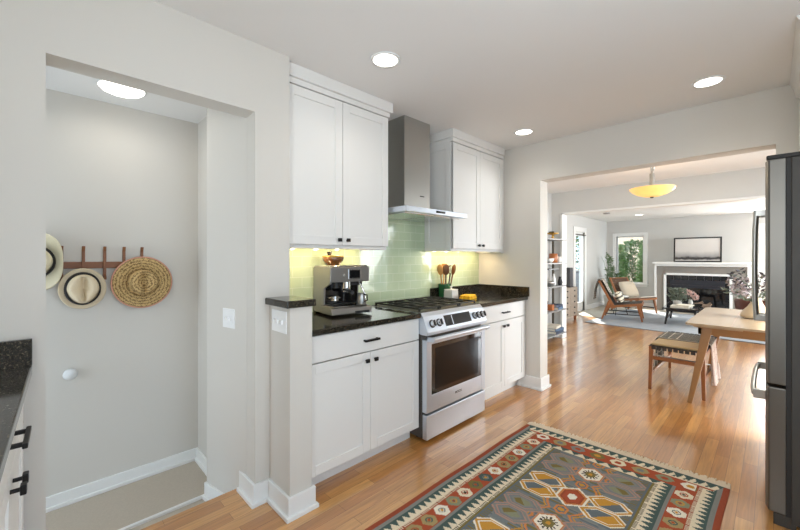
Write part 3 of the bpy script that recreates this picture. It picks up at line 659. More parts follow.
# ------------------------------------------------------------------ things in the far corner of the counter
t = thing('utensil_crock', 'green glazed utensil crock in the far corner of the counter', 'crock', (-2.33, 2.92, 0.9525), local=True)
MB().lathe([(0.060, 0), (0.066, .006), (0.066, .135), (0.069, .142), (0.060, .142), (0.058, .02), (0.0, .018)], n=28).build('body', 'green_glaze', t)
def utensil(name, label, dx, dy, lx, ly, m, kind):
    u = thing(name, label, 'utensil', (-2.33 + dx, 2.92 + dy, 0.9725), local=True)
    d = Vector((lx, ly, 1)).normalized(); tip = d * 0.23
    MB().tube([(0, 0, 0), tip], [0.006, 0.008], 8).build('shaft', m, u)
    e = MB(); c = d * 0.27
    e.X = Matrix.Translation(c) @ d.to_track_quat('Z', 'Y').to_matrix().to_4x4()
    if kind == 'spoon': e.ball((0, 0, 0), 0.056, 14, .68, .25, 1)
    elif kind == 'spatula': e.box(-.032, .032, -.004, .004, -.05, .055)
    else:
        for k in range(5):
            a = k * PI / 5; e.tube([(0.003 * math.cos(a), .003 * math.sin(a), -.05)] + [(0.036 * math.sin(q) * math.cos(a), .036 * math.sin(q) * math.sin(a), -.04 * math.cos(q)) for q in (0.5, 1.0, 1.6, 2.2, 2.7, 3.14)], .003, 6)
    e.build('bowl' if kind == 'spoon' else 'head', m, u)
utensil('wooden_spoon', 'pale wooden spoon leaning left in the green crock', 0.0, -0.03, 0.02, -0.16, 'spoon', 'spoon')
utensil('wooden_spoon', 'dark wooden spoon leaning left in the green crock', 0.03, -0.02, 0.10, -0.10, 'dark_spoon', 'spoon')
utensil('whisk', 'wire whisk at the right of the green crock', 0.01, 0.035, 0.05, 0.14, 'steel_post', 'whisk')
utensil('wooden_spatula', 'pale wooden spatula standing upright in the green crock', -0.02, 0.005, 0.0, 0.05, 'spoon', 'spatula')
utensil('slotted_spoon', 'dark round-headed spoon at the right of the green crock', 0.03, 0.03, 0.08, 0.20, 'dark_spoon', 'spoon')
t = thing('salt_box', 'square pale grey lidded jar in front of the green crock', 'jar', (-2.235, 2.905, 0.9525), local=True)
MB().prism([(-.054, 0), (.054, 0), (.049, .082), (-.049, .082)], 'y', -.052, .052).build('body', 'grey_ceramic', t, 0.006, 3)
l = B(-.05, .05, -.05, .05, .083, .095).build('lid', 'white_ceramic', t, 0.004)
MB().lathe([(.01, .095), (.009, .11), (.014, .122), (.0, .128)], n=14).build('lid_knob', 'white_ceramic', l)
t = MB()
n = 24
t.X = Matrix.Translation((-2.12, 3.03, 0.9525)) @ Matrix.Rotation(math.radians(20), 4, 'Z')
for z0, k in ((0.0, 1.0), (0.018, 0.93)):
    pts = []
    for i in range(n * 2):
        a = 2 * PI * i / (n * 2); r = 1 + 0.06 * math.cos(12 * a)
        pts.append((0.065 * k * r * max(-1, min(1, 1.25 * math.cos(a))), 0.105 * k * r * max(-1, min(1, 1.25 * math.sin(a)))))
    t.prism(pts, 'z', z0, z0 + 0.018)
tag(t.build('folded_cloth', 'yellow_cloth', None, 0.005), 'yellow folded cloth lying on the counter right of the cooktop', 'cloth')

# ------------------------------------------------------------------ switches
def plate(name, label, mtx, w_, h_, ntog):
    p = MB(); p.X = mtx; o = p.box(-w_ / 2, w_ / 2, -.006, 0, -h_ / 2, h_ / 2).build(name, 'white_plastic', None, 0.002)
    tag(o, label, 'switch')
    for i in range(ntog):
        q = MB(); q.X = mtx; x = (i - (ntog - 1) / 2) * 0.046; q.box(x - .005, x + .005, -.018, -.005, -.012, .010).build('toggle', 'white_plastic', o, 0.002)
plate('light_switch', 'white double toggle switch on the wall inside the stair opening', Matrix.Translation((-2.295, 0.8155, 0.995)) @ Matrix.Rotation(math.radians(10.9), 4, 'Z'), 0.125, 0.115, 2)
plate('light_switch', 'white triple toggle switch plate on the half wall side under its cap', Matrix.Translation((-1.877, HY0, 1.015)), 0.165, 0.118, 3)

# ------------------------------------------------------------------ stairwell: peg rail, hats, bumper, lamp
t = thing('peg_rail', 'walnut peg rail on the stairwell wall', 'coat rack', (-3.1, 0.2, 1.31))
B(-3.1, -3.085, -0.15, 0.54, 1.29, 1.332).build('rail', 'walnut', t, 0.003)
for y in (-0.105, -0.004, 0.098, 0.20, 0.306, 0.408, 0.508):
    MB().prism([(-3.085, 1.225), (-3.075, 1.225), (-3.06, 1.215), (-3.055, 1.24), (-3.072, 1.25), (-3.07, 1.40), (-3.055, 1.432), (-3.075, 1.432), (-3.085, 1.40)], 'y', y - .008, y + .008).build('peg', 'walnut', t, 0.002)
def hat(name, label, y, z, ry, rz_, cr, ch, m, band, curl, trim=None, sq=1.0, dent=True):
    x = -3.043
    t = thing(name, label, 'hat', (x, y, z), local=True)
    t.rotation_euler = (0, 0, 0)
    n = 48
    def pw(v): return math.copysign(abs(v) ** sq, v)
    def ell(r_y, r_z, h, cu=0): return [(h + cu * (math.cos(2 * PI * i / n) ** 2), r_y * pw(math.cos(2 * PI * i / n)), r_z * pw(math.sin(2 * PI * i / n))) for i in range(n)]
    rings = [ell(ry, rz_, 0.0, curl), ell(ry * .97, rz_ * .97, .004, curl), ell((ry + cr[0]) / 2, (rz_ + cr[1]) / 2, .0, curl * .25), ell(cr[0], cr[1], 0.006)]
    mb = MB(); vs = sum(rings, []); fs = [(j * n + i, j * n + (i + 1) % n, (j + 1) * n + (i + 1) % n, (j + 1) * n + i) for j in range(3) for i in range(n)]
    mb.add(vs, fs, True); o = mb.build('brim', m, t)
    so = o.modifiers.new('solid', 'SOLIDIFY'); so.thickness = 0.006
    # crown: rings shrinking outwards, pinched into a teardrop dent
    mb = MB(); rr = []
    for j, (k, hh) in enumerate(((1, .004), (.98, ch * .35), (.93, ch * .7), (.86, ch * .92), (.74, ch), (.5, ch * .97), (.25, ch * .9), (.02, ch * .86))):
        ring = []
        for i in range(n):
            a = 2 * PI * i / n; yy = cr[0] * k * math.cos(a); zz = cr[1] * k * math.sin(a)
            pin = 1 - (0.62 * (j / 7.0) ** .7 * max(0, -math.sin(a)) if dent else 0)
            d = 0.0
            if dent and j >= 4: d = 0.42 * ch * math.exp(-(yy / (cr[0] * .24)) ** 2)
            ring.append((hh - d, yy * pin, zz))
        rr.append(ring)
    vs = sum(rr, []); fs = [(j * n + i, j * n + (i + 1) % n, (j + 1) * n + (i + 1) % n, (j + 1) * n + i) for j in range(7) for i in range(n)] + [tuple(range(7 * n, 8 * n))]
    mb.add(vs, fs, True); mb.build('crown', m, t)
    if band:
        mb = MB(); R_ = [[(h, cr[0] * k * math.cos(2 * PI * i / n), cr[1] * k * math.sin(2 * PI * i / n)) for i in range(n)] for h, k in ((.004, 1.13), (.04, 1.01))]
        mb.add(sum(R_, []), [(i, (i + 1) % n, n + (i + 1) % n, n + i) for i in range(n)], True); o = mb.build('hat_band', 'ribbon', t)
        so = o.modifiers.new('solid', 'SOLIDIFY'); so.thickness = 0.003
    if trim:
        e = ell(ry, rz_, 0.0, curl); MB().tube(e + [e[0]], 0.005, 6).build('binding', trim, t)
hat('cowboy_hat', 'cream wide-brimmed hat half hidden by the left edge of the opening', -0.045, 1.335, 0.148, 0.178, (0.105, 0.095), 0.11, 'felt_cream', True, 0.05, None, 0.72)
hat('fedora', 'cream fedora with black band hanging on the middle of the peg rail', 0.195, 1.165, 0.116, 0.128, (0.079, 0.092), 0.10, 'panama', True, 0.012)
hat('straw_hat', 'coarse brown straw sun hat at the right end of the peg rail', 0.508, 1.19, 0.172, 0.172, (0.088, 0.085), 0.085, 'straw', False, 0.004, 'red_trim')
o = MB().lathe([(0.02, 0), (0.022, .02), (0.034, .03), (0.036, .038), (0.028, .046), (0.0, .05)], (-3.10, 0.137, 0.634), 20, 'x').build('door_stop', 'knob_white')
tag(o, 'round white door bumper low on the stairwell wall', 'door stop')
t = thing('ceiling_light', 'glowing flush dome light on the stairwell ceiling', 'ceiling light', (-2.75, 0.355, 2.388), local=True)
MB().lathe([(0.115, 0.0), (0.12, -.008), (0.115, -.014)], n=32).build('base_ring', 'trim', t)
MB().lathe([(0.113, -.014), (0.10, -.026), (0.075, -.036), (0.04, -.041), (0.001, -.043)], n=32).build('diffuser', 'lamp_white', t)
area('stairwell_lamp', (-2.74, 0.35, 2.32), (0.1, 0, -1), 0.2, 0.2, 1.2, (1, 0.95, 0.88))

# ------------------------------------------------------------------ recessed downlights
def downlight(label, x, y, z, e, r=0.078):
    t = thing('recessed_light', label, 'ceiling light', (x, y, z), 'recessed ceiling lights', True)
    MB().lathe([(r, 0.0), (r + .014, -.001), (r + .012, -.006), (r - .004, -.006), (r - .006, -.001)], n=32).build('trim_ring', 'trim', t)
    MB().lathe([(r - .004, -.0005), (r - .004, -.004), (0.001, -.0045)], n=32).build('lens', 'lamp_white', t)
    if e:
        d = bpy.data.lights.new('downlight_beam', 'SPOT'); o = bpy.data.objects.new('downlight_beam', d); C.objects.link(o)
        d.energy = e; d.spot_size = 2.5; d.spot_blend = 0.9; d.shadow_soft_size = 0.07; d.color = (1, 0.95, 0.88); o.location = (x, y, z - 0.02)
downlight('round recessed ceiling light above the left white cabinets', -1.625, 1.475, CZ, 10)
downlight('round recessed ceiling light nearest the far end of the cabinets', -1.645, 3.25, CZ, 10)
downlight('round recessed ceiling light at upper right in front of the wide opening', -0.308, 3.205, CZ, 10)
downlight('small recessed living room ceiling light left of the hanging bowl lamp', -2.29, 10.4, 2.4, 20, 0.085)
downlight('small recessed living room ceiling light beside the refrigerator edge', -0.24, 10.55, 2.4, 20, 0.085)
t = MB().lathe([(0.07, 2.4), (0.072, 2.385), (0.06, 2.37), (0.001, 2.367)], (-2.72, 9.4, 0), 24).build('smoke_detector', 'smoke_det')
tag(t, 'small grey smoke detector on the living room ceiling', 'smoke detector')

# ------------------------------------------------------------------ refrigerator
t = thing('refrigerator', 'tall stainless french-door refrigerator at the right edge', 'refrigerator', (0.4, 3.08, 0))
FY0, FY1, FX = 2.665, 3.54, -0.03
MB().box(0.062, 0.80, FY0, FY1, 0.03, 1.86).build('body', 'fridge_side', t, 0.004)
MB().box(0.045, 0.066, FY0 + .006, FY1 - .006, 0.06, 1.86).build('gasket', 'rubber', t)
MB().box(0.0, 0.08, FY0 + .01, FY1 - .01, 0.0, 0.06).build('kick_plate', 'fridge_side', t, 0.003)
for x in (.15, .7):
    for y in (FY0 + .08, FY1 - .08): MB().cyl((x, y, 0), (x, y, .032), .025, n=12).build('foot', 'matte_black', t)
def fdoor(name, y0, y1, z0, z1):
    return MB().prism([(0.046, y0), (0.046, y1), (FX + .012, y1), (FX, y1 - .05), (FX, y0 + .05), (FX + .012, y0)], 'z', z0, z1).build(name, 'fridge_steel', t, 0.006, 3)
ym = (FY0 + FY1) / 2
for y0, y1, hy in ((FY0, ym - .003, ym - .05), (ym + .003, FY1, ym + .05)):
    d = fdoor('door', y0, y1, 0.715, 1.862)
    MB().tube([(FX - .042, hy, 0.985), (FX - .048, hy, 1.1), (FX - .05, hy, 1.31), (FX - .048, hy, 1.52), (FX - .042, hy, 1.64)], 0.012, 12).box(FX - .046, FX + .004, hy - .012, hy + .012, 0.985, 1.02).box(FX - .046, FX + .004, hy - .012, hy + .012, 1.605, 1.64).build('handle', 'steel_v', d, 0.002)
d = fdoor('freezer_drawer', FY0, FY1, 0.065, 0.70)
MB().tube([(FX - .042, FY0 + .07, .635), (FX - .050, FY0 + .2, .635), (FX - .052, ym, .635), (FX - .050, FY1 - .2, .635), (FX - .042, FY1 - .07, .635)], 0.012, 12).box(FX - .046, FX + .004, FY0 + .06, FY0 + .085, .612, .658).box(FX - .046, FX + .004, FY1 - .085, FY1 - .06, .612, .658).build('handle', 'steel_v', d, 0.002)
MB().box(FX + .004, 0.13, FY0 + .005, FY0 + .055, 1.862, 1.884).build('hinge_cover', 'rubber', t, 0.006)
MB().box(FX + .004, 0.13, FY1 - .055, FY1 - .005, 1.862, 1.884).build('hinge_cover', 'rubber', t, 0.006)
t = thing('upper_cabinet', 'white cabinet above the refrigerator in the top right corner', 'cabinet', (0.48, 3.1, 1.95))
MB().box(0.14, 0.848, 2.66, Y2 - .002, 1.96, 2.44).build('body', 'cab', t, 0.002)
MB().box(0.12, 0.14, 2.662, 3.155, 1.965, 2.435).build('door', 'cab', t, 0.002); MB().box(0.12, 0.14, 3.16, Y2 - .004, 1.965, 2.435).build('door', 'cab', t, 0.002)
MB().prism([(0.13, 2.43), (0.105, 2.445), (0.095, 2.50), (0.078, CZ - .001), (0.84, CZ - .001), (0.84, 2.43)], 'y', 2.64, Y2 - .002).build('crown_trim', 'cab', t)
struct('trim_fridge_panel', B(0.60, 0.849, 2.62, 2.645, 0, 2.44), 'cab')

# ------------------------------------------------------------------ kitchen kilim rug
RW, RL = 1.225, 2.30
RC = {'red': (172, 84, 56), 'rust': (156, 78, 54), 'green': (78, 94, 88), 'cream': (230, 214, 184), 'grey': (136, 134, 126), 'blue': (124, 128, 126), 'blue2': (106, 112, 114), 'gold': (202, 146, 62), 'olive': (128, 112, 66), 'orange': (206, 132, 76), 'pink': (176, 138, 122), 'dark': (70, 58, 44), 'white': (236, 226, 206), 'tan': (168, 146, 100), 'sage': (140, 140, 112)}
RCL = {k: lin(v) for k, v in RC.items()}
def hexd(u, v, a, b):
    """elongated hexagon along u: 0 in the centre, 1 on the outline"""
    u, v = abs(u), abs(v)
    return max(v / b, (u + v * 0.55 * a / b) / a)
def rug_col(x, y):
    """x across from the left edge, y from the near end; returns a colour name"""
    bx = min(x, RW - x); by = min(RL - y, y)
    side = bx < 0.335
    if by < 0.24 and bx > 0.02 + by * 0.5:
        # end border: wave, medallions, wave
        s = x
        if by < 0.015: return 'green'
        if by < 0.07:
            k = (s / 0.052) % 1; h = (by - 0.015) / 0.055
            return 'cream' if (abs(k - 0.5) * 2 < h * 1.0 and (k + h * .5) % 1 > 0.22) else 'green'
        if by < 0.082: return 'cream'
        if by < 0.185 or bx < 0.14:
            if bx < 0.14 and by > 0.10: pass
            else:
                k = ((s / 0.125) % 1 - 0.5) * 0.125; i = int(s / 0.125); d = hexd(k, by - 0.133, 0.05, 0.038)
                cols = ['sage', 'white', 'tan', 'grey', 'olive', 'cream', 'tan']
                if d < 0.45: return ['gold', 'red', 'blue', 'red'][i % 4]
                if d < 1: return cols[i % 7]
                return 'red'
        elif by < 0.235 and bx > 0.28:
            k = (s / 0.075) % 1; h = (by - 0.185) / 0.05
            return 'cream' if abs(k - 0.5) * 2 < h else 'green'
    if side:
        if bx < 0.026: return 'rust'
        if bx < 0.05: return 'grey'
        if bx < 0.108:
            if bx < 0.058: return 'green'
            h = (bx - 0.058) / 0.04; k = (y / 0.042) % 1
            return 'cream' if abs(k - 0.5) * 2 < h else 'green'
        if bx < 0.125: return 'cream' if (y / 0.012) % 1 < 0.5 else 'rust'
        if bx < 0.222:
            c = 0.173; i = int(y / 0.105); k = ((y / 0.105) % 1 - 0.5) * 0.105; d = hexd(k, bx - c, 0.046, 0.040)
            cols = ['tan', 'white', 'sage', 'cream', 'olive', 'green', 'white', 'tan']
            if d < 0.22: return ['red', 'gold', 'rust', 'dark'][i % 4]
            if d < 0.5: return ['green', 'red', 'gold', 'grey'][(i * 3) % 4] if (abs(k) + abs(bx - c)) * 60 % 1 < 0.6 else cols[i % 8]
            if d < 1: return cols[i % 8]
            return 'red'
        if bx < 0.238: return 'grey'
        if bx < 0.300:
            if bx < 0.25: return 'green'
            h = (bx - 0.25) / 0.045; k = (y / 0.042) % 1
            return 'cream' if abs(k - 0.5) * 2 < h else 'green'
        if bx < 0.315: return 'cream' if (y / 0.012) % 1 < 0.55 else 'dark'
        return 'olive' if bx < 0.325 else 'blue2'
    # field
    u = x - RW / 2; v = (RL - y) - 0.70      # first gold row
    P = 0.60; row = math.floor(v / P + 0.5); vv = v - row * P
    base = ('blue', 'blue', 'grey', 'blue2', 'blue', 'olive', 'blue2', 'blue')[(int(y / 0.0115) * 7 + int((x + 0.02 * math.sin(y * 31)) / 0.09) * 5) % 8]
    # centre column
    d = hexd(vv, u, 0.092, 0.066)
    if d < 1.15:
        if d < 0.34: return 'white'
        if d < 0.7: return 'red'
        if d < 0.85: return 'rust'
        if d < 1.0: return 'orange'
        return 'white'
    v2 = abs(vv) - P / 2
    d = hexd(v2, u, 0.085, 0.066)
    if d < 1.1:
        if d < 0.45: return 'olive' if d > .2 else 'gold'
        if d < 0.9:
            a = math.atan2(v2, u); return 'dark' if (math.sin(a * 14) > 0.15 and d < 0.68) else 'white'
        return 'orange' if d < 1.0 else 'pink'
    # side pairs of hexagons
    for s_, outl, in1, in2 in ((0, ('white', 'gold', 'white'), 'gold', 'blue2'), (1, ('pink', 'grey', 'pink'), 'sage', 'grey')):
        w_ = vv if s_ == 0 else v2
        for sg in (-1, 1):
            uu = abs(u) - 0.172; ww = w_ - sg * 0.062
            d = hexd(uu, ww, 0.122, 0.064)
            if d < 1.0:
                if d > 0.90: return outl[0]
                if d > 0.74: return outl[1]
                if d > 0.67: return outl[2]
                if s_ == 0: return in1 if (uu * sg * (1 if u > 0 else -1) + ww * 0.9 * sg > 0) else in2
                return ('olive' if (uu + ww > 0) else 'sage') if d < .42 else ('grey' if d < .55 else 'blue')
    dd = hexd(abs(vv) - P / 4, u, 0.045, 0.035)
    if dd < 1: return 'gold' if dd < .4 else ('blue2' if dd < .7 else 'orange')
    if abs(u) > 0.245: return 'blue2' if (y * 55) % 1 < .6 else 'olive'
    if abs(abs(u) - 0.05 - 0.045 * abs(math.sin(vv * 18))) < 0.007: return 'orange'
    if abs(abs(u) - 0.072 - 0.045 * abs(math.sin(vv * 18))) < 0.005: return 'gold'
    return base
rg = thing('kilim_rug', 'patterned red, green and cream kilim rug with fringe on the kitchen floor', 'rug', (-0.795, 1.7, 0))
cell = 0.0055; nx = int(RW / cell); ny = int(RL / cell)
rx0, ry0 = -1.405, 0.53
def rug_pt(i, j, z):
    x = i * RW / nx; y = j * RL / ny
    sk = 0.024 * (y - RL) / RL     # left edge drifts slightly
    return (rx0 + x + sk + 0.0025 * math.sin(y * 9) , ry0 + y + 0.045 * x / RW + 0.004 * math.sin(x * 7), z)
verts = [rug_pt(i, j, 0.008) for j in range(ny + 1) for i in range(nx + 1)]
faces = [(j * (nx + 1) + i, j * (nx + 1) + i + 1, (j + 1) * (nx + 1) + i + 1, (j + 1) * (nx + 1) + i) for j in range(ny) for i in range(nx)]
mb = MB(); mb.add(verts, faces)
cols = []
for j in range(ny):
    for i in range(nx):
        c = RCL[rug_col((i + .5) * RW / nx, (j + .5) * RL / ny)]; cols.extend(c * 4)
# rim down to the floor
rim = [(i, 0) for i in range(nx)] + [(nx, j) for j in range(ny)] + [(i, ny) for i in range(nx, 0, -1)] + [(0, j) for j in range(ny, 0, -1)]
k = len(rim); mb.add([rug_pt(i, j, 0.008) for i, j in rim] + [rug_pt(i, j, 0.0) for i, j in rim], [(q, k + q, k + (q + 1) % k, (q + 1) % k) for q in range(k)])
cols.extend(RCL['rust'] * (4 * k))
o = mb.build('woven_field', 'weave', rg)
ca = o.data.color_attributes.new('pattern', 'FLOAT_COLOR', 'CORNER'); ca.data.foreach_set('color', cols)
mb = MB()
for i in range(150):
    x = (i + .5) / 150; p = Vector(rug_pt(x * nx, ny, 0.006)); q = p + Vector((random.uniform(-.008, .008), random.uniform(.062, .08), 0))
    mb.tube([p - Vector((0, .004, 0)), p.lerp(q, .3) + Vector((0, 0, .004)), p.lerp(q, .7) + Vector((random.uniform(-.006, .006), 0, .0)), Vector((q.x, q.y, .003))], [.0045, .0058, .004, .005], 6)
    p = Vector(rug_pt(x * nx, 0, 0.006)); q = p + Vector((random.uniform(-.008, .008), -random.uniform(.05, .07), -.003))
    mb.tube([p, p.lerp(q, .5), q], .0035, 6)
for s_ in (.012, .024, .04):
    mb.tube([Vector(rug_pt(x / 60 * nx, ny, .008)) + Vector((0, s_, 0)) for x in range(61)], .004, 6)
mb.build('fringe', 'fringe', rg)

# ------------------------------------------------------------------ dining table and bench
t = thing('dining_table', 'light oak dining table with splayed legs behind the refrigerator', 'table', (0.15, 5.1, 0))
TX0, TX1, TY0, TY1 = -0.585, 0.95, 4.33, 5.86
MB().prism([(TX0 + .03, TY0), (TX1, TY0), (TX1, TY1), (TX0 + .03, TY1), (TX0, TY1 - .04), (TX0, TY0 + .04)], 'z', 0.727, 0.75).box(TX0 + .06, TX0 + .40, TY0 + .02, TY1 - .02, 0.715, 0.727).build('table_top', 'tabletop', t, 0.004)
B(-0.262, -0.259, TY0 + .001, TY1 - .001, 0.7495, 0.7505).build('leaf_seam', 'walnut', t)
ap = MB().box(TX0 + .09, TX1 - .09, TY0 + .07, TY0 + .095, 0.645, 0.727).box(TX0 + .09, TX1 - .09, TY1 - .095, TY1 - .07, 0.645, 0.727).box(TX0 + .09, TX0 + .115, TY0 + .07, TY1 - .07, 0.645, 0.727).box(TX1 - .115, TX1 - .09, TY0 + .07, TY1 - .07, 0.645, 0.727)
ap.build('apron', 'oak', t, 0.002)
for sx, sy in ((0, 0), (0, 1), (1, 0), (1, 1)):
    x = (TX1 - .16) if sx else (TX0 + .16); y = (TY1 - .10) if sy else (TY0 + .10); ox = .125 if sx else -.125; oy = .06 if sy else -.09
    MB().bar((x, y, .727), (x + ox, y + oy, 0.0), .075, .036, .055, .034, (0, 1, 0)).build('leg', 'oak', t, 0.006)
# bench, runs along Y beside the table
BX0, BX1, BY0, BY1 = -0.905, -0.455, 4.50, 5.56
t = thing('bench', 'teak bench with woven strap seat tucked under the oak table', 'bench', (-0.68, 5.03, 0))
for x, ox in ((BX0 + .02, -.012), (BX1 - .02, .012)):
    for y, oy in ((BY0 + .02, -.01), (BY1 - .02, .01)): MB().bar((x, y, .44), (x + ox, y + oy, 0), .038, .028, .038, .028).build('leg', 'teak', t, 0.004)
MB().box(BX0, BX0 + .036, BY0, BY1, .405, .443).box(BX1 - .036, BX1, BY0, BY1, .405, .443).box(BX0, BX1, BY0 + .005, BY0 + .03, .31, .345).box(BX0, BX1, BY1 - .03, BY1 - .005, .31, .345).build('seat_frame', 'teak', t, 0.004)
for x in (BX0 + .008, BX1 - .028): MB().box(x, x + .02, BY0 + .03, BY1 - .03, .155, .185).build('stretcher', 'teak', t, 0.003)
for k in (0, 1):
    MB().bar((BX0 + .02 if k else BX1 - .02, BY0 + .12, .335), (BX1 - .02 if k else BX0 + .02, BY1 - .08, .13), .02, .02, .008, .008).build('cross_brace', 'steel_v', t)
st = MB(); n = 9
for i in range(n):
    x = BX0 + .02 + (BX1 - BX0 - .04) * (i + .1) / n; st.box(x, x + .036, BY0 - .004, BY1 + .004, .446, .451); st.box(x, x + .036, BY0 - .005, BY0, .418, .451)
for i in range(22):
    y = BY0 + (BY1 - BY0) * (i + .1) / 22; st.box(BX0 - .004, BX1 + .004, y, y + .036, .443, .447)
st.build('woven_straps', 'charcoal_strap', t)
t = MB().box(BX0 + .015, BX1 - .01, BY0 + .03, BY0 + .36, .4515, .476).build('seat_cushion', 'tan_leather', None, 0.012, 4)
tag(t, 'tan flat seat cushion on the near end of the bench', 'cushion')
# windowpane check throw hanging over both sides of the bench
def sheet(path, y0, y1, ny, colf, name, label, cat, flare=0.03, ph=0.0, thick=0.006):
    P = [Vector(p) for p in path]; seg = [0]
    for a, b in zip(P, P[1:]): seg.append(seg[-1] + (b - a).length)
    tot = seg[-1]; nu = int(tot / 0.012)
    def at(s):
        for i in range(len(P) - 1):
            if s <= seg[i + 1]: return P[i].lerp(P[i + 1], (s - seg[i]) / max(1e-6, seg[i + 1] - seg[i]))
        return P[-1]
    zt = max(p.z for p in P); vs = []; fs = []; cols = []
    for i in range(nu + 1):
        s = tot * i / nu; p = at(s)
        for j in range(ny + 1):
            y = y0 + (y1 - y0) * j / ny; hang = max(0, zt - p.z); sgn = -1 if s < tot / 2 else 1
            vs.append((p.x + sgn * hang * flare * 2.2 * (0.8 + math.sin(j * 24.0 / ny + ph)), y + hang * 0.10 * math.sin(j * 17.0 / ny + 1), p.z))
    for i in range(nu):
        for j in range(ny):
            fs.append((i * (ny + 1) + j, i * (ny + 1) + j + 1, (i + 1) * (ny + 1) + j + 1, (i + 1) * (ny + 1) + j))
            cols.extend(lin(colf(tot * (i + .5) / nu, (y1 - y0) * (j + .5) / ny, tot)) * 4)
    mb = MB().add(vs, fs, True); o = mb.build(name, 'weave'); ca = o.data.color_attributes.new('pattern', 'FLOAT_COLOR', 'CORNER'); ca.data.foreach_set('color', cols)
    so = o.modifiers.new('solid', 'SOLIDIFY'); so.thickness = thick; so.offset = 1
    return tag(o, label, cat)
def check(s, y, tot):
    a = (s % 0.075) < 0.008 or (y % 0.075) < 0.008
    if s > tot - 0.40: return (228, 216, 206) if not a else (214, 196, 186)  # right hanging end coloured paler, sunlight painted into the weave
    return (206, 200, 188) if a else (112, 112, 106)
sheet([(BX0 - .014, 0, .13), (BX0 - .012, 0, .46), (BX0 + .005, 0, .482), (BX1 - .005, 0, .482), (BX1 + .012, 0, .46), (BX1 + .014, 0, .05)], BY0 + .375, BY0 + .80, 40, check, 'throw_blanket', 'checked grey throw draped across the bench, right end paled by painted sunlight', 'blanket', 0.022)

# vase with flowers on the table
t = thing('vase', 'cream bottle-shaped vase on the oak table beside the refrigerator', 'vase', (-0.12, 5.12, 0.7505), local=True)
MB().lathe([(0.085, 0), (0.118, .012), (0.122, .035), (0.10, .075), (0.066, .115), (0.045, .155), (0.038, .19), (0.042, .21), (0.034, .21), (0.03, .19)], n=36).build('body', 'ceramic', t)
bq = thing('flower_bouquet', 'lilac flowers with dark eucalyptus sprays in the cream vase', 'flowers', (-0.12, 5.12, 0.90), local=True)
stm = MB(); lv = MB(); fl = MB(); gl = MB()
for (dx, dy, dz, kind) in ((-.20, -.02, .29, 'd'), (-.13, .08, .33, 'd'), (-.24, 0.06, .12, 'g'), (-.10, 0, .20, 'f'), (-.13, -.04, .14, 'f'), (-.04, -.08, .12, 'f'), (.02, .05, .22, 'f'), (.06, -.02, .30, 'd'), (.14, 0, .16, 'f'), (.20, .04, .24, 'g'), (-.17, .03, .20, 'f'), (.1, .1, .1, 'g'), (-.12, -.06, .05, 'g')):
    pts = [(0, 0, -.08), (dx * .2, dy * .2, dz * .35 + .04), (dx * .65, dy * .65, dz * .8 + .03), (dx, dy, dz)]
    stm.tube(pts, [.004, .0035, .003, .002], 6)
    if kind == 'd':
        for i in range(12):
            s = .35 + .65 * i / 11; p = Vector((0, 0, 0)).lerp(Vector((dx, dy, dz)), s); lv.leaf(p, (random.uniform(-.3, .3) + (.7 if i % 2 else -.7), random.uniform(-.8, .8), .5), .055, .030)
    elif kind == 'g':
        for i in range(14):
            s = .4 + .6 * i / 13; p = Vector((0, 0, 0)).lerp(Vector((dx, dy, dz)), s); gl.leaf(p, (random.uniform(-1, 1), random.uniform(-1, 1), random.uniform(-.2, .8)), .06, .028)
    else:
        for i in range(42):
            a = Vector((random.gauss(0, 1), random.gauss(0, 1), random.gauss(0, 1))).normalized(); fl.leaf(Vector((dx, dy, dz)) + a * .045, a + Vector((random.uniform(-1, 1), random.uniform(-1, 1), 0)) * .8, .03, .03)
stm.build('stems', 'sage', bq); lv.build('dark_leaves', 'dark_leaf', bq); gl.build('sage_leaves', 'sage', bq); fl.build('petals', 'lilac', bq)

# pendant lamp
t = thing('pendant_lamp', 'amber glass bowl lamp hanging from the dining room ceiling', 'lamp', (-0.965, 4.95, 2.46), local=True)
MB().lathe([(0.06, 0), (0.06, -.018), (0.03, -.022)], n=24).build('canopy', 'chrome', t)
MB().cyl((0, 0, -.02), (0, 0, -.32), .012, n=12).build('rod', 'steel_v', t)
MB().cyl((0, 0, -.15), (0, 0, -.31), .024, n=16).build('socket_sleeve', 'steel_v', t)
for k in range(3):
    a = k * 2 * PI / 3 + .3; MB().tube([(0.012 * math.cos(a), .012 * math.sin(a), -.12), (0.02 * math.cos(a), .02 * math.sin(a), -.07), (0.05 * math.cos(a), .05 * math.sin(a), -.045)], .006, 8).build('bracket', 'chrome', t)
bo = MB().lathe([(0.222, -.315), (0.218, -.325), (0.19, -.358), (0.14, -.388), (0.08, -.408), (0.02, -.414), (0.02, -.408), (0.08, -.402), (0.14, -.381), (0.186, -.352), (0.212, -.322), (0.216, -.315)], n=40)
bo.build('bowl_shade', 'amber_lamp', t)
MB().lathe([(0.018, -.408), (0.018, -.425), (0.001, -.43)], n=16).build('finial', 'steel_post', t)
pl = bpy.data.lights.new('pendant_bulb', 'POINT'); po = bpy.data.objects.new('pendant_bulb', pl); C.objects.link(po); pl.energy = 14; pl.color = (1, .85, .6); pl.shadow_soft_size = .05; po.location = (-0.965, 4.95, 2.17)

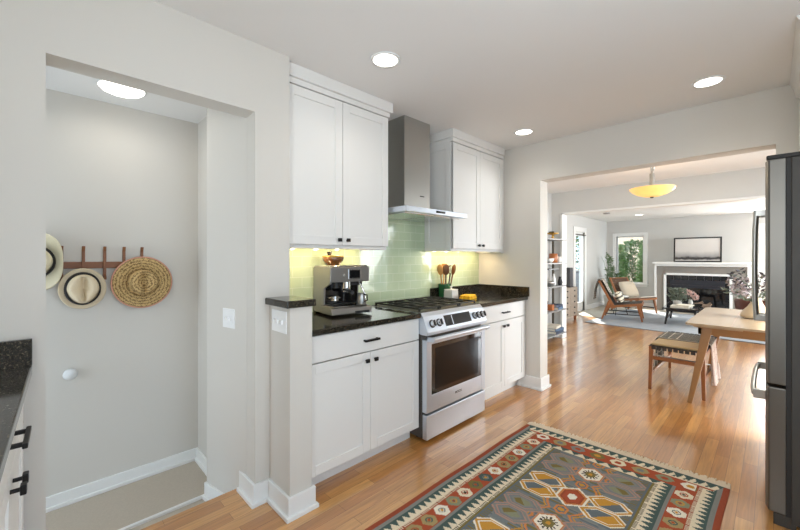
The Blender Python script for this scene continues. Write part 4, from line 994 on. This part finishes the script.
# ------------------------------------------------------------------ shelf unit in the dining corner
t = thing('wall_shelf', 'narrow grey shelf unit with bronze posts beside the wide opening', 'shelf', (-2.5, 5.7, 0))
SX0, SX1, SY0, SY1 = -2.672, -2.405, 5.3, 6.23
SH = (1.66, 1.275, 0.905, 0.52, 0.135)
for z in SH: B(SX0, SX1, SY0, SY1, z - .022, z).build('shelf_board', 'shelf_grey', t, 0.002)
B(SX0, SX0 + .16, SY0 + .5, SY1 - .05, 1.16, 1.175).build('shelf_board', 'shelf_grey', t, 0.002)
for y in (SY0 + .1, SY1 - .06): MB().box(SX0 + .05, SX0 + .08, y, y + .03, 0, 1.80).box(SX0, SX0 + .08, y, y + .03, 1.77, 1.80).build('post', 'steel_post', t, 0.002)
def item(name, label, cat, mb, m, group=None): return tag(mb.build(name, m, None), label, cat, group)
zz = SH[0]
item('brass_bowl', 'brass pedestal dish on the top shelf', 'bowl', MB().lathe([(0.05, zz), (0.045, zz + .01), (0.015, zz + .03), (0.015, zz + .07), (0.08, zz + .08), (0.10, zz + .10), (0.09, zz + .10), (0.0, zz + .07)], (-2.53, 5.98, 0), 24), 'brass')
zz = SH[1]
item('amber_jar', 'orange ceramic jar on the second shelf down', 'jar', MB().lathe([(0.06, zz), (0.068, zz + .01), (0.068, zz + .14), (0.06, zz + .15), (0.0, zz + .15)], (-2.52, 5.985, 0), 24), 'amber_jar')
t2 = thing('mug', 'white mug beside the orange jar on the shelf', 'mug', (-2.475, 6.10, zz), local=True)
MB().lathe([(0.035, 0), (0.04, .005), (0.042, .10), (0.037, .10), (0.034, .01), (0, .008)], n=20).build('cup', 'white_ceramic', t2)
MB().tube([(.04, 0, .08), (.065, 0, .075), (.068, 0, .04), (.04, 0, .025)], .006, 8).build('handle', 'white_ceramic', t2)
item('white_bowl', 'small white rounded bowl left of the orange jar', 'bowl', MB().lathe([(0.03, zz), (0.06, zz + .03), (0.07, zz + .07), (0.062, zz + .07), (0.0, zz + .02)], (-2.50, 5.80, 0), 24), 'white_ceramic')
zz = SH[2]
o = MB(); o.X = Matrix.Translation((-2.51, 5.98, zz)) @ Matrix.Rotation(.5, 4, 'Z'); o.lathe([(0.05, 0), (0.07, .03), (0.06, .10), (0.03, .16), (0.018, .19), (0.0, .195)], n=20, sx=.5)
item('sculpture', 'cream leaf-shaped ceramic piece on the middle shelf', 'ornament', o, 'white_ceramic')
item('dark_vase', 'small black vase beside the cream ornament on the middle shelf', 'vase', MB().lathe([(0.03, zz), (0.04, zz + .05), (0.02, zz + .12), (0.024, zz + .14), (0, zz + .14)], (-2.46, 6.11, 0), 18), 'matte_black')
item('steel_bowl', 'low grey metal bowl on the middle shelf', 'bowl', MB().lathe([(0.04, zz), (0.08, zz + .04), (0.09, zz + .075), (0.082, zz + .075), (0, zz + .02)], (-2.51, 5.80, 0), 24), 'steel_v')
def book(label, x0, y0, z0, L, W_, H, m, rz=0, group=None):
    t = thing('book', label, 'book', (x0, y0, z0), group, True, rz)
    MB().box(-W_ / 2, W_ / 2, -L / 2, L / 2, 0, .003).box(-W_ / 2, W_ / 2, -L / 2, L / 2, H - .003, H).box(W_ / 2 - .003, W_ / 2, -L / 2, L / 2, 0, H).build('cover', m, t)
    B(-W_ / 2 + .004, W_ / 2 - .003, -L / 2 + .004, L / 2 - .004, .003, H - .003).build('pages', 'paper', t)
zz = SH[3]
book('blue book at the bottom of the stack on the fourth shelf', -2.51, 6.02, zz, .26, .19, .04, 'blue_book', .1)
book('navy book at the top of the stack on the fourth shelf', -2.51, 6.02, zz + .0402, .22, .16, .035, 'navy_book', -.1)
item('orange_box', 'small orange box left of the blue books', 'box', MB().box(-2.53, -2.45, 5.77, 5.85, zz, zz + .09), 'amber_jar')
item('black_bowl', 'small black bowl behind the orange box', 'bowl', MB().lathe([(0.03, zz), (0.06, zz + .09), (0.065, zz + .13), (0.055, zz + .13), (0, zz + .03)], (-2.60, 5.83, 0), 20), 'matte_black')
zz = SH[4]
book('large navy book at the bottom of the lowest shelf stack', -2.535, 5.99, zz, .34, .24, .045, 'navy_book', .05)
book('blue book second from the bottom on the lowest shelf', -2.53, 5.99, zz + .0452, .30, .23, .04, 'blue_book', -.06)
book('cream book topmost on the lowest shelf stack', -2.53, 5.97, zz + .0854, .26, .2, .04, 'cream_book', .12)

# ------------------------------------------------------------------ living room
t = thing('dresser', 'weathered grey wood chest of small drawers along the living room wall', 'dresser', (-3.2, 8.05, 0))
DX0, DX1, QY0, QY1 = XL + .018, -3.02, 7.62, 8.42
MB().box(DX0, DX1, QY0, QY1, 0.10, 0.72).build('body', 'grey_wood', t, 0.004)
for x in (DX0 + .03, DX1 - .03):
    for y in (QY0 + .04, QY1 - .04): MB().bar((x, y, .10), (x, y, 0), .05, .035).build('leg', 'walnut', t)
for c_ in range(2):
    for r_ in range(5):
        y0 = QY0 + .015 + c_ * .39; z0 = .115 + r_ * .12
        d = B(DX1, DX1 + .014, y0, y0 + .38, z0, z0 + .112).build('drawer', 'grey_wood', t, 0.003)
        MB().cyl((DX1 + .014, y0 + .19, z0 + .056), (DX1 + .034, y0 + .19, z0 + .056), .013, n=12).build('knob', 'matte_black', d)
for c_ in range(2):
    for r_ in range(5):
        x0 = DX0 + .012 + c_ * .187; z0 = .115 + r_ * .12
        MB().cyl((x0 + .09, QY0 - .018, z0 + .056), (x0 + .09, QY0, z0 + .056), .013, n=12).build('side_knob', 'matte_black', t)
t = thing('speaker', 'tall dark grey speaker standing on the weathered dresser', 'speaker', (-3.16, 8.20, 0.722))
MB().box(-3.24, -3.05, 8.11, 8.29, .7215, .735).build('base', 'matte_black', t)
MB().box(-3.235, -3.055, 8.115, 8.285, .735, 1.14).build('cabinet', 'speaker', t, 0.01)
# fireplace
t = thing('fireplace', 'white-mantel fireplace with grey surround and black firebox', 'fireplace', (-1.27, 11.5, 0))
FPX0, FPX1, FPY = -2.14, -0.42, 11.5
su = MB().box(FPX0, -1.97, FPY, YB, 0, 1.14).box(-0.68, FPX1, FPY, YB, 0, 1.14).box(-1.97, -0.68, FPY, YB, 0.95, 1.14)
su.build('surround', 'fireplace_grey', t, 0.004)
MB().box(FPX0 - .06, FPX1 + .06, FPY - .16, YB, 1.20, 1.245).box(FPX0 - .03, FPX1 + .03, FPY - .08, YB, 1.14, 1.20).box(FPX0 - .05, FPX0, FPY - .02, YB, 0, 1.14).box(FPX1, FPX1 + .05, FPY - .02, YB, 0, 1.14).build('mantel', 'trim', t, 0.006)
MB().box(-1.985, -1.93, FPY - .03, FPY + .03, 0, .965).box(-.72, -.665, FPY - .03, FPY + .03, 0, .965).box(-1.985, -.665, FPY - .03, FPY + .03, .915, .965).build('inner_frame', 'trim', t, 0.004)
ti = MB()
for i in range(8): ti.box(-1.93 + i * .15125, -1.93 + i * .15125 + .148, FPY + .0, FPY + .02, .80, .912)
for i in range(7):
    for x in (-1.93, -.80): ti.box(x, x + .08, FPY, FPY + .02, .01 + i * .113, .12 + i * .113)
ti.build('tile_border', 'fire_tile', t, 0.002)
MB().box(-1.93, -.72, FPY + .02, FPY + .03, 0, .80).build('tile_backing', 'fire_box', t)
MB().box(-1.85, -.80, FPY - .01, FPY + .02, .60, .80).box(-1.85, -.80, FPY - .02, FPY + .02, .655, .675).box(-1.85, -.80, FPY - .01, FPY + .02, .0, .12).build('louver_panel', 'fire_box', t, 0.004)
MB().box(-1.85, -.80, FPY + .006, FPY + .0195, .12, .60).build('fire_glass', 'glass_black', t)
lg = MB().tube([(-1.6, FPY - .012, .17), (-1.3, FPY - .016, .22), (-1.05, FPY - .012, .18)], .035, 8).tube([(-1.4, FPY - .012, .15), (-1.2, FPY - .02, .28)], .03, 8).tube([(-1.2, FPY - .012, .15), (-1.05, FPY - .02, .26)], .028, 8)
lg.build('logs', 'log', t)
# framed picture leaning on mantel
t = thing('framed_picture', 'wide black-framed grey misty landscape leaning on the mantel', 'picture', (-1.31, 11.45, 1.245), local=True)
t.rotation_euler = (math.radians(-5), 0, 0)
MB().box(-.46, -.43, -.03, 0, 0, .61).box(.43, .46, -.03, 0, 0, .61).box(-.43, .43, -.03, 0, 0, .03).box(-.43, .43, -.03, 0, .58, .61).build('frame', 'frame_black', t, 0.002)
B(-.43, .43, -.018, -.008, .03, .58).build('canvas', 'art', t)
# living rug
t = MB(); t.X = Matrix.Rotation(math.radians(-2), 4, 'Z') @ Matrix.Translation((0, 0, 0))
t.box(-3.05, 0.55, 8.05, 10.9, 0.0045, 0.016)
tag(t.build('area_rug', 'rug_blue', None, 0.004), 'large blue-grey rug under the living room chairs', 'rug')
RZ = 0.019
# lounge chairs: local, facing +X, seat front at x=+.36
def lounge_chair(label, loc, rz, strap):
    t = thing('lounge_chair', label, 'chair', loc, 'low wooden lounge chairs', True, rz)
    for s in (-1, 1):
        y = s * .29
        MB().bar((.30, y, .36), (.37, y, 0), .05, .028).build('leg', 'teak', t, .004)
        MB().bar((-.22, y, .40), (-.37, y, 0), .06, .03).build('leg', 'teak', t, .004)
        MB().bar((.37, y, .365), (-.26, y, .27), .035, .035, .05, .05).build('side_rail', 'teak', t, .004)
        MB().bar((-.13, y, .25), (-.42, y, .83), .035, .03, .055, .04, (1, 0, 0)).build('back_post', 'teak', t, .004)
    for a, b, w_ in (((.36, -.30, .35), (.36, .30, .35), .04), ((-.42, -.30, .81), (-.42, .30, .81), .035), ((-.2, -.29, .3), (-.2, .29, .3), .03)): MB().bar(a, b, w_).build('cross_rail', 'teak', t, .004)
    for y in (-.29, .29): MB().bar((-.33, y, .13), (.34, y, .13), .012, .012, .02, .02).build('stretcher', 'matte_black', t)
    s_ = MB()
    for i in range(11):
        k = (i + .5) / 11; p = Vector((.36, 0, .385)).lerp(Vector((-.20, 0, .30)), k); s_.box(p.x - .021, p.x + .021, -.295, .295, p.z - .004, p.z + .004)
    for i in range(11):
        y = -.27 + .54 * i / 10; s_.bar((.36, y, .391), (-.22, y, .305), .036, .036, .004, .004)
    s_.build('seat_webbing', strap, t)
    s_ = MB()
    for i in range(11):
        k = (i + .5) / 11; p = Vector((-.155, 0, .30)).lerp(Vector((-.41, 0, .80)), k); s_.bar((p.x, -.295, p.z), (p.x, .295, p.z), .006, .006, .038, .038, Vector((-.45, 0, .9)))
    for i in range(11):
        y = -.27 + .54 * i / 10; s_.bar((-.145, y, .31), (-.40, y, .81), .036, .036, .004, .004, (1, 0, .5))
    s_.build('back_webbing', strap, t)
    return t
c1 = (-2.32, 9.13, RZ); a1 = math.radians(10)
c2 = (-2.42, 10.45, RZ); a2 = math.radians(-24)
lounge_chair('near teak lounge chair with striped pillow and throw over its back', c1, a1, 'charcoal_strap')
lounge_chair('far teak lounge chair with brown strap back and beige cushion', c2, a2, 'brown_strap')
def at_chair(c, a, p):
    v = Matrix.Rotation(a, 4, 'Z') @ Vector(p); return (c[0] + v.x, c[1] + v.y, c[2] + v.z)
def pillow(name, label, loc, rz, tilt, w_, h_, d, colf):
    n = 24; vs = []; fs = []; cols = []
    for sgn in (1, -1):
        for i in range(n + 1):
            for j in range(n + 1):
                u = i / n * 2 - 1; v = j / n * 2 - 1; e = max(0, (1 - u ** 4) * (1 - v ** 4)) ** .5
                vs.append((sgn * d / 2 * e, u * w_ / 2 * (1 - .06 * v * v), v * h_ / 2 * (1 - .06 * u * u)))
    K = (n + 1) ** 2
    for b in (0, K):
        for i in range(n):
            for j in range(n):
                q = (b + i * (n + 1) + j, b + (i + 1) * (n + 1) + j, b + (i + 1) * (n + 1) + j + 1, b + i * (n + 1) + j + 1)
                fs.append(q if b == 0 else q[::-1]); cols.extend(lin(colf((i + .5) / n, (j + .5) / n)) * 4)
    mb = MB(); mb.add(vs, fs, True); o = mb.build(name, 'weave'); ca = o.data.color_attributes.new('pattern', 'FLOAT_COLOR', 'CORNER'); ca.data.foreach_set('color', cols)
    o.location = loc; o.rotation_euler = (0, tilt, rz)
    return tag(o, label, 'pillow')
pillow('lumbar_pillow', 'striped cream and grey pillow on the near lounge chair', at_chair(c1, a1, (-.06, 0, .475)), a1, math.radians(-28), .50, .24, .12, lambda u, v: (96, 92, 86) if .12 < v < .2 or .42 < v < .58 or .8 < v < .88 else (222, 212, 190))
pillow('cushion', 'large beige cushion on the far lounge chair', at_chair(c2, a2, (-.12, 0, .55)), a2, math.radians(-28), .50, .42, .15, lambda u, v: (192, 180, 160))
# throw over near chair back
def bw(s, y, tot): return (48, 44, 42) if ((s * 22) % 1 < .5) != ((y * 26) % 1 < .5) else (214, 206, 192)
th = sheet([(-.56, 0, .40), (-.54, 0, .62), (-.475, 0, .845), (-.43, 0, .868), (-.385, 0, .845), (-.265, 0, .60), (-.215, 0, .50)], -.26, .16, 24, bw, 'throw_blanket', 'black and white woven throw over the near lounge chair back', 'blanket', 0.0)
th.data.transform(Matrix.Translation(c1) @ Matrix.Rotation(a1, 4, 'Z') @ Matrix.Translation((.02, 0, .012)))
# sheepskin on far chair seat
o = MB(); o.X = Matrix.Translation(c2) @ Matrix.Rotation(a2, 4, 'Z'); o.bar((.37, 0, .405), (0.06, 0, .36), .50, .50, .02, .02)
tag(o.build('seat_pad', 'pale_linen', None, .008), 'pale flat pad on the seat of the far lounge chair', 'cushion')
# side table between chairs
t = thing('side_table', 'small white-topped side table with thin dark legs between lounge chairs', 'table', (-2.55, 9.72, RZ), local=True)
MB().lathe([(.19, .42), (.2, .425), (.2, .445), (.0, .447)], n=28).build('table_top', 'white_ceramic', t)
for k in range(3):
    a = k * 2 * PI / 3 + .4; MB().cyl((.08 * math.cos(a), .08 * math.sin(a), .42), (.18 * math.cos(a), .18 * math.sin(a), 0), .008, n=8).build('leg', 'matte_black', t)
t = thing('mug', 'white mug on the small side table between lounge chairs', 'mug', (-2.52, 9.66, RZ + .4475), local=True)
MB().lathe([(.035, 0), (.042, .01), (.044, .10), (.038, .10), (.034, .012), (0, .01)], n=18).build('cup', 'white_ceramic', t)
MB().tube([(.042, 0, .08), (.068, 0, .07), (.068, 0, .04), (.042, 0, .03)], .006, 8).build('handle', 'white_ceramic', t)
# tall plant in the corner
t = thing('potted_plant', 'tall feathery green plant in the corner beside the window', 'plant', (-3.12, 11.15, 0.0045), local=True)
MB().lathe([(.13, 0), (.15, .02), (.18, .30), (.17, .32), (.15, .32), (.145, .28), (0, .28)], n=24).build('pot', 'white_ceramic', t)
stm = MB(); lv = MB()
for k in range(16):
    a = k * 2.4; R_ = random.uniform(.10, .36); H = random.uniform(.8, 1.5)
    pts = [(0.03 * math.cos(a), .03 * math.sin(a), .28), (R_ * .3 * math.cos(a), R_ * .3 * math.sin(a), H * .6), (R_ * .75 * math.cos(a), R_ * .75 * math.sin(a), H * .92), (R_ * math.cos(a), R_ * math.sin(a), H)]
    stm.tube(pts, [.008, .006, .004, .002], 6)
    for i in range(34):
        s = .35 + .65 * i / 33; q = s * 3; j = min(2, int(q)); p = Vector(pts[j]).lerp(Vector(pts[j + 1]), q - j)
        if p.x < -.10 or p.y > .5: continue
        lv.leaf(p, (random.uniform(-.6, 1), random.uniform(-1, .5), random.uniform(-.4, .8)), random.uniform(.06, .11), .022)
stm.build('stems', 'leaf', t); lv.build('leaves', 'leaf', t)
# coffee table
ctl = (-1.31, 9.50, RZ); ca_ = math.radians(4)
t = thing('coffee_table', 'low black coffee table in front of the fireplace', 'table', ctl, None, True, ca_)
B(-.29, .29, -.60, .60, .315, .345).build('table_top', 'glass_black', t, .006)
B(-.24, .24, -.5, .5, .265, .315).build('apron', 'matte_black', t, .003)
for sx in (-1, 1):
    for sy in (-1, 1): MB().bar((sx * .21, sy * .42, .30), (sx * .255, sy * .49, 0), .045, .03).build('leg', 'matte_black', t, .003)
for x in (-.235, .235): MB().bar((x, -.46, .12), (x, .46, .12), .025).build('stretcher', 'matte_black', t)
def on_ct(x, y, z): return at_chair(ctl, ca_, (x, y, z))
bx = on_ct(-.02, -.30, .3455); book('white book at the bottom of the coffee table stack', bx[0], bx[1], bx[2], .30, .36, .028, 'cream_book', 1.6)
bx = on_ct(.04, -.30, .3737); book('white book at the top of the coffee table stack', bx[0], bx[1], bx[2], .24, .30, .024, 'cream_book', 1.4)
t = thing('potted_plant', 'small bushy green plant on the black coffee table', 'plant', on_ct(-.10, .07, .3455), None, True)
MB().lathe([(.05, 0), (.07, .01), (.08, .10), (.07, .10), (0, .09)], n=20).build('pot', 'grey_ceramic', t)
lv = MB()
for i in range(230):
    a = random.uniform(0, 2 * PI); z = random.uniform(.08, .34); r = random.uniform(0, .14) * (1 - (z - .2) ** 2 * 8)
    lv.leaf((r * math.cos(a), r * math.sin(a), z), (math.cos(a), math.sin(a), random.uniform(.1, 1)), .07, .035)
lv.build('leaves', 'sage', t)
t = thing('flower_bouquet', 'pink and white blossoms in a small vase on the coffee table', 'flowers', on_ct(.10, .36, .3455), None, True)
MB().lathe([(.03, 0), (.045, .03), (.03, .09), (.034, .10), (0, .095)], n=18).build('vase', 'white_ceramic', t)
fl = MB(); stm = MB()
for c in ((-.09, 0, .27), (-.03, .02, .25), (.04, 0, .21), (.09, .02, .15)):
    stm.tube([(0, 0, .08), (c[0] * .5, c[1] * .5, c[2] * .7), c], .003, 6)
    for i in range(50):
        a = Vector((random.gauss(0, 1), random.gauss(0, 1), random.gauss(0, 1))).normalized(); fl.leaf(Vector(c) + a * .025, a, .045, .04)
fl.build('petals', 'pink', t); stm.build('stems', 'sage', t)
# brown leather tub chair beyond the table
t = thing('tub_chair', 'brown leather tub chair beyond the oak table by the fireplace', 'chair', (-0.20, 9.3, 0.019), None, True)
n = 28; vs = []; fs = []
for j, (ro, z) in enumerate(((.28, .12), (.30, .35), (.32, .54), (.30, .59), (.26, .57), (.26, .35))):
    for i in range(n + 1):
        a = math.radians(120 + 300 * i / n) - PI / 2 - math.radians(0); k = 1 - .12 * (abs(i - n / 2) / (n / 2)) ** 2
        vs.append((ro * math.cos(a), ro * math.sin(a), z * k))
for j in range(5):
    for i in range(n): fs.append((j * (n + 1) + i, j * (n + 1) + i + 1, (j + 1) * (n + 1) + i + 1, (j + 1) * (n + 1) + i))
MB().add(vs, fs, True).build('back_shell', 'leather', t)
MB().lathe([(.25, .12), (.26, .30), (.25, .38), (.0, .40)], n=28).build('seat', 'leather', t)
for k in range(4):
    a = k * PI / 2 + PI / 4; MB().cyl((.2 * math.cos(a), .2 * math.sin(a), .13), (.24 * math.cos(a), .24 * math.sin(a), 0), .018, .012, 10).build('leg', 'walnut', t)
